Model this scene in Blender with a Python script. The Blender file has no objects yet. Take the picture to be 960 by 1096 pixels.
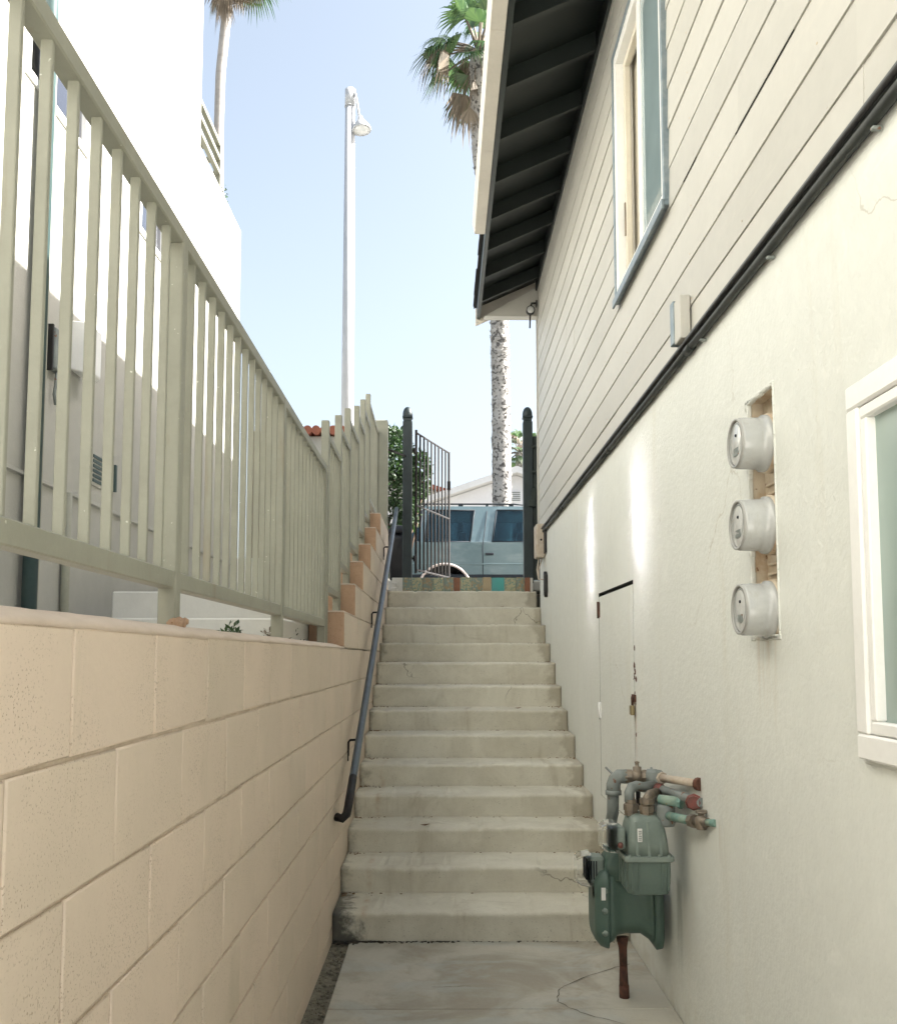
import bpy, bmesh, math, random
from mathutils import Vector, Matrix
R = math.radians
rnd = random.Random(7)
scene = bpy.context.scene
COL = scene.collection
EYE = 1.42
XR, XL = .94, -.553          # faces of the house wall and of the block wall
XB = -1.93                   # face of the stucco building across the yard

def Yd(d, z):                # distance along the lens axis -> Y
    return (d - .0826 * (z - EYE)) / .9966

# ------------------------------------------------------------------ materials
def newmat(name):
    m = bpy.data.materials.new(name); m.use_nodes = True
    nt = m.node_tree
    return m, nt, nt.nodes, nt.links, nt.nodes['Principled BSDF']

def noise(nt, vec, scale, detail=5, rough=.6, dist=0):
    n = nt.nodes.new('ShaderNodeTexNoise')
    n.inputs['Scale'].default_value = scale; n.inputs['Detail'].default_value = detail
    n.inputs['Roughness'].default_value = rough; n.inputs['Distortion'].default_value = dist
    nt.links.new(vec, n.inputs['Vector'])
    return n.outputs['Fac']

def ramp(nt, fac, a, b, va=0., vb=1.):
    n = nt.nodes.new('ShaderNodeMapRange'); n.interpolation_type = 'SMOOTHSTEP'
    n.inputs['From Min'].default_value = a; n.inputs['From Max'].default_value = b
    n.inputs['To Min'].default_value = va; n.inputs['To Max'].default_value = vb
    nt.links.new(fac, n.inputs['Value'])
    return n.outputs['Result']

def mixc(nt, fac, a, b, mode='MIX'):
    n = nt.nodes.new('ShaderNodeMix'); n.data_type = 'RGBA'; n.blend_type = mode
    for s, v in ((0, fac), (6, a), (7, b)):
        if isinstance(v, (int, float)): n.inputs[s].default_value = v
        elif isinstance(v, tuple): n.inputs[s].default_value = (*v[:3], 1)
        else: nt.links.new(v, n.inputs[s])
    return n.outputs[2]

def math_(nt, op, a, b=None):
    n = nt.nodes.new('ShaderNodeMath'); n.operation = op
    for s, v in ((0, a), (1, b)):
        if v is None: continue
        if isinstance(v, (int, float)): n.inputs[s].default_value = v
        else: nt.links.new(v, n.inputs[s])
    return n.outputs[0]

def position(nt, sc=(1, 1, 1)):
    g = nt.nodes.new('ShaderNodeNewGeometry')
    if sc == (1, 1, 1): return g.outputs['Position']
    m = nt.nodes.new('ShaderNodeVectorMath'); m.operation = 'MULTIPLY'
    nt.links.new(g.outputs['Position'], m.inputs[0]); m.inputs[1].default_value = sc
    return m.outputs[0]

def bump(nt, bsdf, h, strength, dist):
    b = nt.nodes.new('ShaderNodeBump')
    b.inputs['Strength'].default_value = strength; b.inputs['Distance'].default_value = dist
    nt.links.new(h, b.inputs['Height']); nt.links.new(b.outputs['Normal'], bsdf.inputs['Normal'])

def island(nt):
    g = nt.nodes.new('ShaderNodeNewGeometry'); return g.outputs['Random Per Island']

def pm(name, c, c2=None, scale=3., rough=.7, bs=0., bd=.003, bscale=80., metal=0., isl=0., speck=None, speck_scale=220., speck_t=.68, spec=.4, streak=None, sscale=(6, 6, .6), st=(.55, .75), samount=.6):
    """weathered surface: two tones, optional per-piece shift, specks, runs, fine relief"""
    m, nt, N, L, b = newmat(name)
    p = position(nt)
    c2 = c2 or tuple(v * .86 for v in c)
    col = mixc(nt, ramp(nt, noise(nt, p, scale, 7, .62, .3), .35, .66), c, c2)
    fine = noise(nt, p, scale * 14, 4, .6)
    col = mixc(nt, .16, col, mixc(nt, fine, tuple(v * .6 for v in c), tuple(min(1, v * 1.35) for v in c)))
    if isl:
        col = mixc(nt, isl, col, mixc(nt, island(nt), tuple(v * .55 for v in c), tuple(min(1, v * 1.4) for v in c)))
    if streak:
        s = ramp(nt, noise(nt, position(nt, sscale), 1., 6, .65, .2), *st)
        col = mixc(nt, math_(nt, 'MULTIPLY', s, samount), col, streak)
    if speck:
        s = ramp(nt, noise(nt, p, speck_scale, 2, .5), speck_t, speck_t + .05)
        col = mixc(nt, s, col, speck)
    L.new(col, b.inputs['Base Color'])
    b.inputs['Roughness'].default_value = rough; b.inputs['Metallic'].default_value = metal
    b.inputs['Specular IOR Level'].default_value = spec
    if bs: bump(nt, b, noise(nt, p, bscale, 5, .6), bs, bd)
    return m

def hairline(nt, p, c, scale, width, col, amt):
    v = nt.nodes.new('ShaderNodeTexVoronoi'); v.feature = 'DISTANCE_TO_EDGE'; v.inputs['Scale'].default_value = scale
    a = nt.nodes.new('ShaderNodeVectorMath'); a.operation = 'MULTIPLY_ADD'
    n = nt.nodes.new('ShaderNodeTexNoise'); n.inputs['Scale'].default_value = 3.5; n.inputs['Detail'].default_value = 6; nt.links.new(p, n.inputs['Vector'])
    nt.links.new(n.outputs['Color'], a.inputs[0]); a.inputs[1].default_value = (.35, .35, .35); nt.links.new(p, a.inputs[2])
    nt.links.new(a.outputs[0], v.inputs['Vector'])
    k = math_(nt, 'MULTIPLY', ramp(nt, v.outputs['Distance'], width*.3, width*1.6, 1, 0), ramp(nt, noise(nt, p, 1.4, 3), .52, .66))
    return mixc(nt, math_(nt, 'MULTIPLY', k, amt), c, col)
M = {}
M['stucco_white'] = pm('white_painted_stucco', (.66, .675, .635), (.63, .645, .605), 1.2, .62, .6, .005, 48, streak=(.56, .54, .45), sscale=(5, 5, .5), st=(.54, .80), samount=.5, speck=(.45, .42, .35), speck_scale=60, speck_t=.77)
def wall_stains(m):
    nt = m.node_tree; L = nt.links; b = nt.nodes['Principled BSDF']; src = b.inputs['Base Color'].links[0].from_socket
    p = position(nt); sx = nt.nodes.new('ShaderNodeSeparateXYZ'); L.new(p, sx.inputs[0]); x, y, z = sx.outputs
    run = noise(nt, position(nt, (30, 30, 1.5)), 1, 5, .6); c = src
    def patch(yc, hw, z0, z1, col, amt, lo=.42, hi=.62):
        nonlocal c
        d = math_(nt, 'ABSOLUTE', math_(nt, 'SUBTRACT', y, yc))
        d = math_(nt, 'ADD', d, math_(nt, 'MULTIPLY', noise(nt, p, 9, 4), hw*.8))
        k = math_(nt, 'MULTIPLY', ramp(nt, d, hw*.7, hw*1.6, 1, 0), ramp(nt, z, z0, z1))
        k = math_(nt, 'MULTIPLY', k, ramp(nt, z, z1+.01, z1+.05, 1, 0))
        k = math_(nt, 'MULTIPLY', k, ramp(nt, run, lo, hi))
        c = mixc(nt, math_(nt, 'MULTIPLY', k, amt), c, col)
    patch(2.72, .09, 1.18, 1.47, (.45, .33, .20), .55)          # rust washed out of the meter niche
    patch(3.80, .05, .05, .50, (.20, .23, .20), .6, .3, .5)     # grime beside the gas meter
    patch(3.24, .04, .55, .83, (.40, .33, .24), .4)
    patch(HD[0]-.01, .03, .62, 1.2, (.42, .28, .17), .45, .45, .6)
    gz = math_(nt, 'ADD', z, math_(nt, 'MULTIPLY', noise(nt, p, 4, 6, .7), -.45))
    k = math_(nt, 'MULTIPLY', ramp(nt, gz, -.28, .02, 1, 0), ramp(nt, noise(nt, p, 11, 6, .7), .35, .7))
    c = mixc(nt, math_(nt, 'MULTIPLY', k, .6), c, (.46, .43, .34))      # splash dirt above the path
    tr = ramp(nt, noise(nt, position(nt, (1, 1.5, 2.2)), 3.2, 5, .7, 1.2), .55, .72)
    c = mixc(nt, math_(nt, 'MULTIPLY', tr, .22), c, (.82, .82, .78))
    c = hairline(nt, p, c, .8, .0022, (.40, .37, .30), .55)
    L.new(c, b.inputs['Base Color'])
M['siding'] = pm('cream_board_paint', (.47, .46, .42), (.44, .43, .39), 1.5, .55, .25, .002, 40, isl=.14, speck=(.35, .31, .25), speck_scale=26, speck_t=.76, streak=(.60, .57, .48), sscale=(5, .8, 14), st=(.58, .8), samount=.45)
M['stucco_cream'] = pm('cream_stucco', (.43, .425, .385), (.385, .38, .345), 1.1, .85, .5, .004, 70, streak=(.36, .35, .30), sscale=(2, 2, .25), st=(.52, .8), samount=.6)
M['concrete_step'] = None
M['concrete_pale'] = pm('pale_concrete', (.62, .61, .57), (.55, .54, .50), 2, .85, .35, .003, 90)
M['bounce_paving'] = pm('pale_bounce_paving', (.74, .73, .69), (.68, .67, .63), 2, .85)  # unseen paving behind the camera, made pale to bounce fill light
M['fence'] = pm('sage_fence_paint', (.285, .285, .23), (.25, .25, .20), 5, .5, .2, .0015, 120, speck=(.55, .54, .46), speck_scale=75, speck_t=.74, streak=(.22, .17, .11), sscale=(14, 14, 1.5), st=(.58, .76), samount=.5)
M['tile_cap'] = pm('terracotta', (.34, .12, .07), (.26, .09, .055), 6, .75, .3, .003, 60)
M['raw_block'] = pm('raw_tan_block', (.45, .30, .20), (.39, .255, .165), 7, .9, .5, .003, 120, speck=(.28, .17, .09), speck_scale=150, speck_t=.63)
M['mortar'] = pm('mortar', (.57, .48, .385), (.40, .33, .25), 14, .95, .5, .003, 120)
M['mortar_cap'] = pm('painted_mortar_cap', (.60, .50, .42), (.53, .44, .36), 6, .85, .4, .003, 90)
M['dark_wood'] = pm('dark_green_paint', (.020, .030, .026), (.014, .021, .018), 4, .45, .2, .002, 60)
M['soffit'] = pm('dark_soffit_paint', (.016, .021, .019), (.011, .015, .013), 3, .5, .25, .002, 30)
M['shingle'] = pm('charcoal_shingle', (.05, .05, .052), (.03, .03, .032), 8, .95, .6, .004, 120, isl=.5)
M['gutter'] = pm('gutter_paint', (.60, .56, .49), (.55, .515, .45), 4, .5, .1, .002, 30, streak=(.40, .36, .30), sscale=(8, 3, 2), st=(.58, .82), samount=.4)
M['white_trim'] = pm('white_trim_paint', (.80, .80, .78), (.77, .77, .745), 4, .4, .06, .001, 60)
M['blue_alu'] = pm('weathered_blue_aluminium', (.19, .24, .27), (.28, .32, .34), 18, .45, .1, .001, 90, metal=.5)
M['black'] = pm('black_plastic', (.018, .018, .018), None, 6, .5)
M['cable_black'] = pm('weathered_black_conduit', (.022, .026, .024), (.045, .05, .046), 9, .55, .2, .002, 70, streak=(.12, .13, .12), sscale=(12, 5, 12), st=(.6, .8), samount=.5)
M['flashing'] = pm('dull_lead_flashing', (.10, .11, .11), (.06, .07, .07), 9, .5, .2, .002, 70)
M['rail_steel'] = pm('blue_grey_painted_steel', (.115, .145, .17), (.085, .105, .125), 9, .42, .15, .0015, 90, metal=.35, streak=(.10, .055, .04), sscale=(9, 4, 4), st=(.60, .74), samount=.7)
M['dark_iron'] = pm('dark_iron', (.014, .014, .015), (.024, .018, .016), 14, .6, .15, .001, 120, spec=.25)
M['post_paint'] = pm('dark_teal_post_paint', (.022, .034, .036), (.016, .024, .026), 7, .42, .15, .002, 60)
M['lamp_steel'] = pm('galvanised_pole_paint', (.46, .47, .48), (.40, .41, .42), 4, .5, .1, .002, 40)
M['meter_green'] = pm('dark_green_meter_paint', (.082, .130, .107), (.064, .106, .087), 9, .45, .3, .002, 90, streak=(.16, .20, .17), sscale=(10, 10, 3), st=(.6, .8), samount=.35)
M['meter_grey'] = pm('grey_green_meter_paint', (.20, .245, .215), (.16, .20, .175), 9, .45, .3, .002, 90, speck=(.28, .30, .27), speck_scale=60, speck_t=.72, streak=(.24, .25, .22), sscale=(10, 10, 3), st=(.6, .8), samount=.35)
M['pipe_grey'] = pm('grey_pipe_paint', (.21, .235, .225), (.17, .19, .18), 12, .5, .2, .002, 90, speck=(.17, .085, .05), speck_scale=38, speck_t=.64)
M['pipe_cream'] = pm('cream_pipe_paint', (.52, .47, .39), (.42, .33, .25), 16, .55, .2, .002, 90)
M['pipe_teal'] = pm('verdigris_pipe', (.13, .25, .22), (.27, .34, .27), 22, .55, .2, .002, 90, speck=(.30, .22, .12), speck_scale=60, speck_t=.66)
M['brass'] = pm('corroded_brass', (.25, .205, .155), (.17, .15, .125), 30, .5, .25, .002, 120, metal=.5)
M['rust'] = pm('rust', (.12, .05, .032), (.05, .028, .022), 30, .85, .5, .003, 120)
M['red_paint'] = pm('faded_red_paint', (.19, .05, .04), (.10, .045, .035), 30, .5, .3, .002, 120)
M['meter_plastic'] = pm('frosted_meter_cover', (.47, .48, .47), (.41, .42, .41), 7, .16, spec=.6, streak=(.36, .35, .31), sscale=(40, 40, 8), st=(.5, .75), samount=.5)
M['meter_rim'] = pm('dull_meter_rim', (.36, .36, .34), None, 9, .4)
M['dial'] = pm('pale_meter_dial', (.58, .59, .58), (.47, .48, .47), 30, .12, spec=.6)
M['rusty_panel'] = pm('rust_stained_panel', (.60, .53, .42), (.42, .30, .19), 11, .75, .4, .003, 60, speck=(.20, .10, .05), speck_scale=40, speck_t=.66)
M['label'] = pm('white_sticker', (.75, .75, .72), None, 20, .5)
M['pipe_dark'] = pm('teal_downpipe_paint', (.05, .085, .085), (.065, .10, .095), 5, .4)
M['pipe_stucco'] = pm('cream_conduit', (.36, .36, .29), None, 5, .6)
M['wood_fence'] = pm('weathered_wood', (.15, .10, .07), (.15, .10, .07), 5, .85, .3, .003, 30, isl=.3, streak=(.11, .08, .06), sscale=(30, 30, 2), st=(.5, .75))
M['dirt'] = pm('gritty_dirt', (.23, .21, .165), (.12, .11, .08), 26, .95, .8, .012, 90, speck=(.09, .085, .06), speck_scale=55, speck_t=.60)
M['ground'] = pm('bare_ground', (.22, .20, .16), (.16, .15, .12), .6, .95)
M['asphalt'] = pm('asphalt', (.05, .05, .05), (.065, .064, .062), 2, .9, .4, .004, 150)
M['suv_paint'] = pm('teal_paint_with_reflections', (.15, .21, .225), (.12, .175, .19), 1.5, .18, metal=.35, spec=.7, streak=(.30, .35, .36), sscale=(1.2, 1, 3.5), st=(.5, .75), samount=.5)  # pale streaks in the colour stand in for bodywork reflections
M['tyre'] = pm('tyre_rubber', (.02, .02, .02), None, 10, .8)
M['alloy'] = pm('alloy_wheel', (.45, .45, .45), None, 10, .3, metal=.8)
M['arch'] = pm('pale_arch_trim', (.50, .42, .38), None, 5, .45)
M['chrome_dark'] = pm('dark_trim', (.02, .025, .03), None, 5, .7, spec=.2)
M['house_white'] = pm('far_house_paint', (.68, .69, .72), (.64, .65, .68), 1, .7)
M['roof_far'] = pm('pale_roof', (.62, .63, .64), None, 1, .8)
M['roof_red'] = pm('red_brown_roof', (.27, .10, .075), (.21, .08, .06), 2, .85)
M['bin'] = pm('black_bin_plastic', (.013, .013, .016), None, 4, .35)
M['leaf_debris'] = pm('dry_leaf', (.20, .12, .06), (.12, .07, .04), 20, .9)
M['wet_dirt'] = pm('black_damp_dirt', (.035, .032, .026), (.06, .052, .04), 40, .95)
M['dark_void'] = pm('dark_interior', (.012, .012, .012), None, 4, .8)
M['curtain'] = pm('beige_interior', (.66, .62, .53), (.58, .54, .46), 3, .9)
M['lavender_blind'] = pm('pale_window_blind', (.55, .55, .60), None, 2, .8)
M['tape'] = pm('crack_filler', (.10, .09, .07), None, 20, .9)

def leafmat(name, c, c2, rough=.5, trans=.25):
    m, nt, N, L, b = newmat(name)
    col = mixc(nt, island(nt), c, c2)
    L.new(col, b.inputs['Base Color']); b.inputs['Roughness'].default_value = rough
    t = N.new('ShaderNodeBsdfTranslucent'); L.new(col, t.inputs['Color'])
    mx = N.new('ShaderNodeMixShader'); mx.inputs[0].default_value = trans
    L.new(b.outputs[0], mx.inputs[1]); L.new(t.outputs[0], mx.inputs[2])
    L.new(mx.outputs[0], N['Material Output'].inputs['Surface'])
    return m
M['leaf'] = leafmat('bush_leaf', (.010, .030, .009), (.040, .085, .022))
M['palm_leaf'] = leafmat('palm_leaf', (.035, .085, .032), (.095, .16, .055), .45, .3)
M['palm_dry'] = leafmat('dry_palm_leaf', (.10, .085, .065), (.21, .17, .125), .8, .12)
M['palm_trunk'] = pm('grey_palm_bark', (.40, .385, .36), (.27, .26, .245), 3, .95, .9, .03, 12, speck=(.10, .095, .09), speck_scale=13, speck_t=.535)
M['palm_trunk_smooth'] = pm('smooth_palm_bark', (.33, .315, .30), (.26, .25, .24), 2, .95, .5, .02, 8, streak=(.19, .18, .175), sscale=(1, 1, 6), st=(.5, .7))

# glass-like panes
def glass_pane(name, c, rough, spec=.9, metal=0.):
    m, nt, N, L, b = newmat(name)
    p = position(nt)
    col = mixc(nt, ramp(nt, noise(nt, p, 1.6, 4), .3, .7), c, tuple(v * .85 for v in c))
    L.new(col, b.inputs['Base Color'])
    b.inputs['Roughness'].default_value = rough; b.inputs['Specular IOR Level'].default_value = spec
    b.inputs['Metallic'].default_value = metal
    return m
M['frosted'] = glass_pane('frosted_green_glass', (.30, .38, .35), .30, .6)
M['pane_sky'] = glass_pane('painted_reflection_pane', (.26, .34, .36), .03, 1.0)  # pale base colour stands in for reflected sky and stucco
M['car_glass'] = glass_pane('tinted_car_glass', (.010, .035, .055), .03, .8)
def tinted(name):
    m, nt, N, L, b = newmat(name)
    t = N.new('ShaderNodeBsdfTransparent'); t.inputs['Color'].default_value = (.42, .58, .64, 1)
    b.inputs['Base Color'].default_value = (.01, .03, .045, 1); b.inputs['Roughness'].default_value = .03; b.inputs['Specular IOR Level'].default_value = 1.
    mx = N.new('ShaderNodeMixShader'); mx.inputs[0].default_value = .32
    L.new(t.outputs[0], mx.inputs[1]); L.new(b.outputs[0], mx.inputs[2]); L.new(mx.outputs[0], N['Material Output'].inputs['Surface'])
    return m
M['car_glass'] = tinted('tinted_car_glass')
nt_ = M['car_glass'].node_tree
bump(nt_, nt_.nodes['Principled BSDF'], noise(nt_, position(nt_), 1.6, 2, .5, .5), .10, .25)
M['sun_pane'] = glass_pane('mirror_coated_window_pane', (.27, .27, .30), .14, 1.0, 1.0)
def clear(name, rough=.02, tint=(1, 1, 1)):
    m, nt, N, L, b = newmat(name)
    b.inputs['Base Color'].default_value = (*tint, 1); b.inputs['Roughness'].default_value = rough
    b.inputs['Transmission Weight'].default_value = 1.; b.inputs['IOR'].default_value = 1.12
    return m
M['clear_cover'] = clear('clear_index_cover', .06, (.93, .95, .97))

def step_material():
    m, nt, N, L, b = newmat('worn_concrete_steps')
    p = position(nt)
    c = mixc(nt, ramp(nt, noise(nt, p, 2.2, 7, .65, .6), .32, .68), (.69, .66, .56), (.53, .495, .40))
    c = mixc(nt, .25, c, mixc(nt, noise(nt, p, 30, 5, .7), (.36, .35, .29), (.68, .67, .60)))
    s = ramp(nt, noise(nt, position(nt, (7, 1.2, 1.0)), 1, 6, .65, .3), .56, .78)
    c = mixc(nt, math_(nt, 'MULTIPLY', s, .65), c, (.34, .29, .205))
    s = ramp(nt, noise(nt, p, 160, 2, .5), .66, .72)
    c = mixc(nt, math_(nt, 'MULTIPLY', s, .6), c, (.16, .15, .115))
    # brown damp blotches on the right-hand ends of the risers, a rust run near the left and a black stain at the foot
    sx = nt.nodes.new('ShaderNodeSeparateXYZ'); L.new(p, sx.inputs[0])
    x, y, z = sx.outputs
    wob = noise(nt, p, 6, 4, .6)
    rx = math_(nt, 'ADD', x, math_(nt, 'MULTIPLY', wob, .35))
    s = ramp(nt, rx, 1.0, 1.06)
    c = mixc(nt, math_(nt, 'MULTIPLY', s, .55), c, (.31, .27, .195))
    d = math_(nt, 'ABSOLUTE', math_(nt, 'ADD', math_(nt, 'ADD', x, math_(nt, 'MULTIPLY', noise(nt, position(nt, (1, 1, 9)), 1, 3), .05)), .375))
    s = math_(nt, 'MULTIPLY', ramp(nt, d, .0, .028, 1, 0), ramp(nt, noise(nt, p, 12, 6, .7), .42, .72))
    s = math_(nt, 'MULTIPLY', s, ramp(nt, z, .62, .8, 1, 0))
    c = mixc(nt, math_(nt, 'MULTIPLY', s, .6), c, (.38, .24, .13))
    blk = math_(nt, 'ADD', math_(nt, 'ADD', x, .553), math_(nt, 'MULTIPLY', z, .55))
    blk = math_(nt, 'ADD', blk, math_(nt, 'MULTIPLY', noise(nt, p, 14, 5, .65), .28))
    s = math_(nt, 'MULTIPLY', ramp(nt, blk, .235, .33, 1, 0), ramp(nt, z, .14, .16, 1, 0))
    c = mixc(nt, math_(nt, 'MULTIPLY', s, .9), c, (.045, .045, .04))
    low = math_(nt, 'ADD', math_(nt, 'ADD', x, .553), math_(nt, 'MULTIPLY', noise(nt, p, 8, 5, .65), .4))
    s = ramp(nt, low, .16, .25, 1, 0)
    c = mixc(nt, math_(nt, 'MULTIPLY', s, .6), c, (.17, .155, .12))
    sp = ramp(nt, noise(nt, p, 3.4, 7, .72, .8), .56, .70)
    c = mixc(nt, math_(nt, 'MULTIPLY', sp, .35), c, (.34, .30, .225))
    c = hairline(nt, p, c, 1.1, .003, (.16, .14, .11), .75)
    L.new(c, b.inputs['Base Color']); b.inputs['Roughness'].default_value = .85
    h = math_(nt, 'ADD', noise(nt, p, 130, 4, .6), math_(nt, 'MULTIPLY', noise(nt, p, 14, 5, .6), 1.2))
    bump(nt, b, h, .35, .004)
    return m
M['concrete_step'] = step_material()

def slab_material():
    m, nt, N, L, b = newmat('stained_slab')
    p = position(nt)
    c = mixc(nt, ramp(nt, noise(nt, p, 1.9, 8, .62, 1.0), .36, .62), (.48, .46, .395), (.30, .27, .215))
    c = mixc(nt, ramp(nt, noise(nt, position(nt, (1.2, 2.6, 1)), 1.6, 5, .6, .6), .48, .64, 0, .6), c, (.42, .45, .44))
    c = mixc(nt, ramp(nt, noise(nt, p, 5, 6, .7, .8), .52, .72, 0, .6), c, (.33, .265, .19))
    c = mixc(nt, .2, c, mixc(nt, noise(nt, p, 50, 5, .7), (.25, .24, .19), (.58, .56, .49)))
    s = ramp(nt, noise(nt, p, 120, 2, .5), .68, .74)
    c = mixc(nt, math_(nt, 'MULTIPLY', s, .5), c, (.15, .14, .11))
    L.new(c, b.inputs['Base Color']); b.inputs['Roughness'].default_value = .8
    bump(nt, b, noise(nt, p, 90, 5, .6), .3, .003)
    return m
M['slab'] = slab_material()

def block_material():
    m, nt, N, L, b = newmat('painted_concrete_block')
    p = position(nt)
    c = mixc(nt, ramp(nt, noise(nt, p, 2.4, 6, .6, .4), .35, .66), (.64, .535, .435), (.585, .495, .40))
    c = mixc(nt, .24, c, mixc(nt, island(nt), (.47, .41, .32), (.70, .555, .45)))
    c = mixc(nt, .14, c, mixc(nt, noise(nt, p, 45, 4, .65), (.42, .35, .27), (.72, .61, .50)))
    pit = math_(nt, 'MULTIPLY', ramp(nt, noise(nt, p, 210, 2, .5), .60, .66), ramp(nt, noise(nt, p, 6, 4, .6), .38, .62))
    c = mixc(nt, math_(nt, 'MULTIPLY', pit, .6), c, (.25, .19, .125))
    s = ramp(nt, noise(nt, position(nt, (1, 9, 1.6)), 1, 6, .7, .3), .62, .8)
    c = mixc(nt, math_(nt, 'MULTIPLY', s, .3), c, (.66, .59, .50))
    s = ramp(nt, noise(nt, position(nt, (1, 3, 1.2)), 1.3, 7, .7, .8), .55, .75)
    c = mixc(nt, math_(nt, 'MULTIPLY', s, .45), c, (.42, .37, .27))
    L.new(c, b.inputs['Base Color']); b.inputs['Roughness'].default_value = .75
    h = math_(nt, 'SUBTRACT', math_(nt, 'MULTIPLY', noise(nt, p, 70, 4, .6), .6), math_(nt, 'MULTIPLY', pit, 1.1))
    bump(nt, b, h, .45, .004)
    return m
M['block'] = block_material()

def mosaic(name, a, bcol, ccol, scale):
    m, nt, N, L, b = newmat(name)
    p = position(nt)
    v = N.new('ShaderNodeTexVoronoi'); v.inputs['Scale'].default_value = scale; L.new(p, v.inputs['Vector'])
    c = mixc(nt, ramp(nt, v.outputs['Distance'], .25, .45), a, bcol)
    c = mixc(nt, ramp(nt, noise(nt, p, scale * .9, 3), .5, .6), c, ccol)
    L.new(c, b.inputs['Base Color']); b.inputs['Roughness'].default_value = .35
    return m
TILES = [mosaic('ochre_mosaic_tile', (.35, .31, .20), (.16, .21, .17), (.27, .20, .10), 34),
         mosaic('green_mosaic_tile', (.10, .22, .19), (.36, .33, .20), (.20, .24, .16), 40),
         pm('terracotta_tile', (.24, .10, .05), (.19, .08, .045), 9, .5),
         pm('sand_tile', (.40, .32, .20), (.33, .26, .16), 9, .5),
         pm('turquoise_tile', (.06, .32, .30), (.08, .28, .27), 9, .35)]

# ------------------------------------------------------------------ mesh building
class MB:
    def __init__(s): s.bm = bmesh.new()
    def face(s, vs, m=0, smooth=False):
        try: f = s.bm.faces.new(vs)
        except ValueError: return None
        f.material_index = m; f.smooth = smooth
        return f
    def poly(s, pts, m=0):
        return s.face([s.bm.verts.new(p) for p in pts], m)
    def box(s, x0, x1, y0, y1, z0, z1, bevel=0., m=0, seg=1):
        t = bmesh.new()
        bmesh.ops.create_cube(t, size=1, matrix=Matrix.Translation(((x0+x1)/2, (y0+y1)/2, (z0+z1)/2)) @ Matrix.Diagonal((x1-x0, y1-y0, z1-z0, 1)))
        if bevel: bmesh.ops.bevel(t, geom=t.edges[:], offset=bevel, segments=seg, profile=.5, affect='EDGES')
        s.merge(t, m); return s
    def merge(s, t, m=0, mat=None, smooth=None):
        if mat is not None: bmesh.ops.transform(t, matrix=mat, verts=t.verts)
        mp = {v: s.bm.verts.new(v.co) for v in t.verts}
        for f in t.faces:
            g = s.face([mp[v] for v in f.verts], m if m is not None else f.material_index, f.smooth if smooth is None else smooth)
        t.free()
    def tube(s, pts, r, seg=12, m=0, cap=True, sm=True):
        pts = [Vector(p) for p in pts]; n = len(pts)
        rs = r if isinstance(r, (list, tuple)) else [r] * n
        tang = [((pts[min(i+1, n-1)] - pts[max(i-1, 0)]).normalized()) for i in range(n)]
        u = tang[0].orthogonal().normalized(); rings = []
        for i in range(n):
            t = tang[i]; u = (u - t * u.dot(t)).normalized(); w = t.cross(u)
            rings.append([s.bm.verts.new(pts[i] + (u * math.cos(a) + w * math.sin(a)) * rs[i]) for a in [2*math.pi*k/seg for k in range(seg)]])
        for i in range(n-1):
            for k in range(seg):
                s.face([rings[i][k], rings[i][(k+1) % seg], rings[i+1][(k+1) % seg], rings[i+1][k]], m, sm)
        if cap: s.face(rings[0][::-1], m); s.face(rings[-1], m)
        return s
    def lathe(s, c, axis, prof, seg=24, m=0, sm=True):
        c = Vector(c); a = Vector(axis).normalized(); u = a.orthogonal().normalized(); w = a.cross(u); rings = []
        for r, h in prof:
            if r < 1e-6: rings.append([s.bm.verts.new(c + a*h)])
            else: rings.append([s.bm.verts.new(c + a*h + (u*math.cos(t) + w*math.sin(t))*r) for t in [2*math.pi*k/seg for k in range(seg)]])
        for A, B in zip(rings, rings[1:]):
            for k in range(seg):
                q = [A[k % len(A)], A[(k+1) % len(A)], B[(k+1) % len(B)], B[k % len(B)]]
                q2 = []
                for v in q:
                    if v not in q2: q2.append(v)
                if len(q2) > 2: s.face(q2, m, sm)
        return s
    def prism(s, pts, lo, hi, axis='y', m=0, bevel=0.):
        """pts in the plane across axis: y -> (x,z), x -> (y,z), z -> (x,y)"""
        f = {'y': lambda p, t: (p[0], t, p[1]), 'x': lambda p, t: (t, p[0], p[1]), 'z': lambda p, t: (p[0], p[1], t)}[axis]
        t = bmesh.new()
        A = [t.verts.new(f(p, lo)) for p in pts]; B = [t.verts.new(f(p, hi)) for p in pts]; n = len(pts)
        t.faces.new(A); t.faces.new(B[::-1])
        for i in range(n): t.faces.new([A[i], B[i], B[(i+1) % n], A[(i+1) % n]])
        bmesh.ops.recalc_face_normals(t, faces=t.faces)
        if bevel: bmesh.ops.bevel(t, geom=t.edges[:], offset=bevel, segments=1, affect='EDGES')
        s.merge(t, m); return s
    def build(s, name, mats, parent=None, base=None, fix=False):
        root = parent
        while root is not None and root.parent is not None: root = root.parent
        b = Vector(base) if base is not None else (root.location.copy() if root else Vector((0, 0, 0)))
        if fix: bmesh.ops.recalc_face_normals(s.bm, faces=s.bm.faces)
        bmesh.ops.translate(s.bm, verts=s.bm.verts, vec=-b)
        me = bpy.data.meshes.new(name); s.bm.to_mesh(me); s.bm.free()
        for m in (mats if isinstance(mats, (list, tuple)) else [mats]): me.materials.append(M[m] if isinstance(m, str) else m)
        o = bpy.data.objects.new(name, me); COL.objects.link(o)
        if parent is not None: o.parent = parent
        else: o.location = b
        return o

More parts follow.
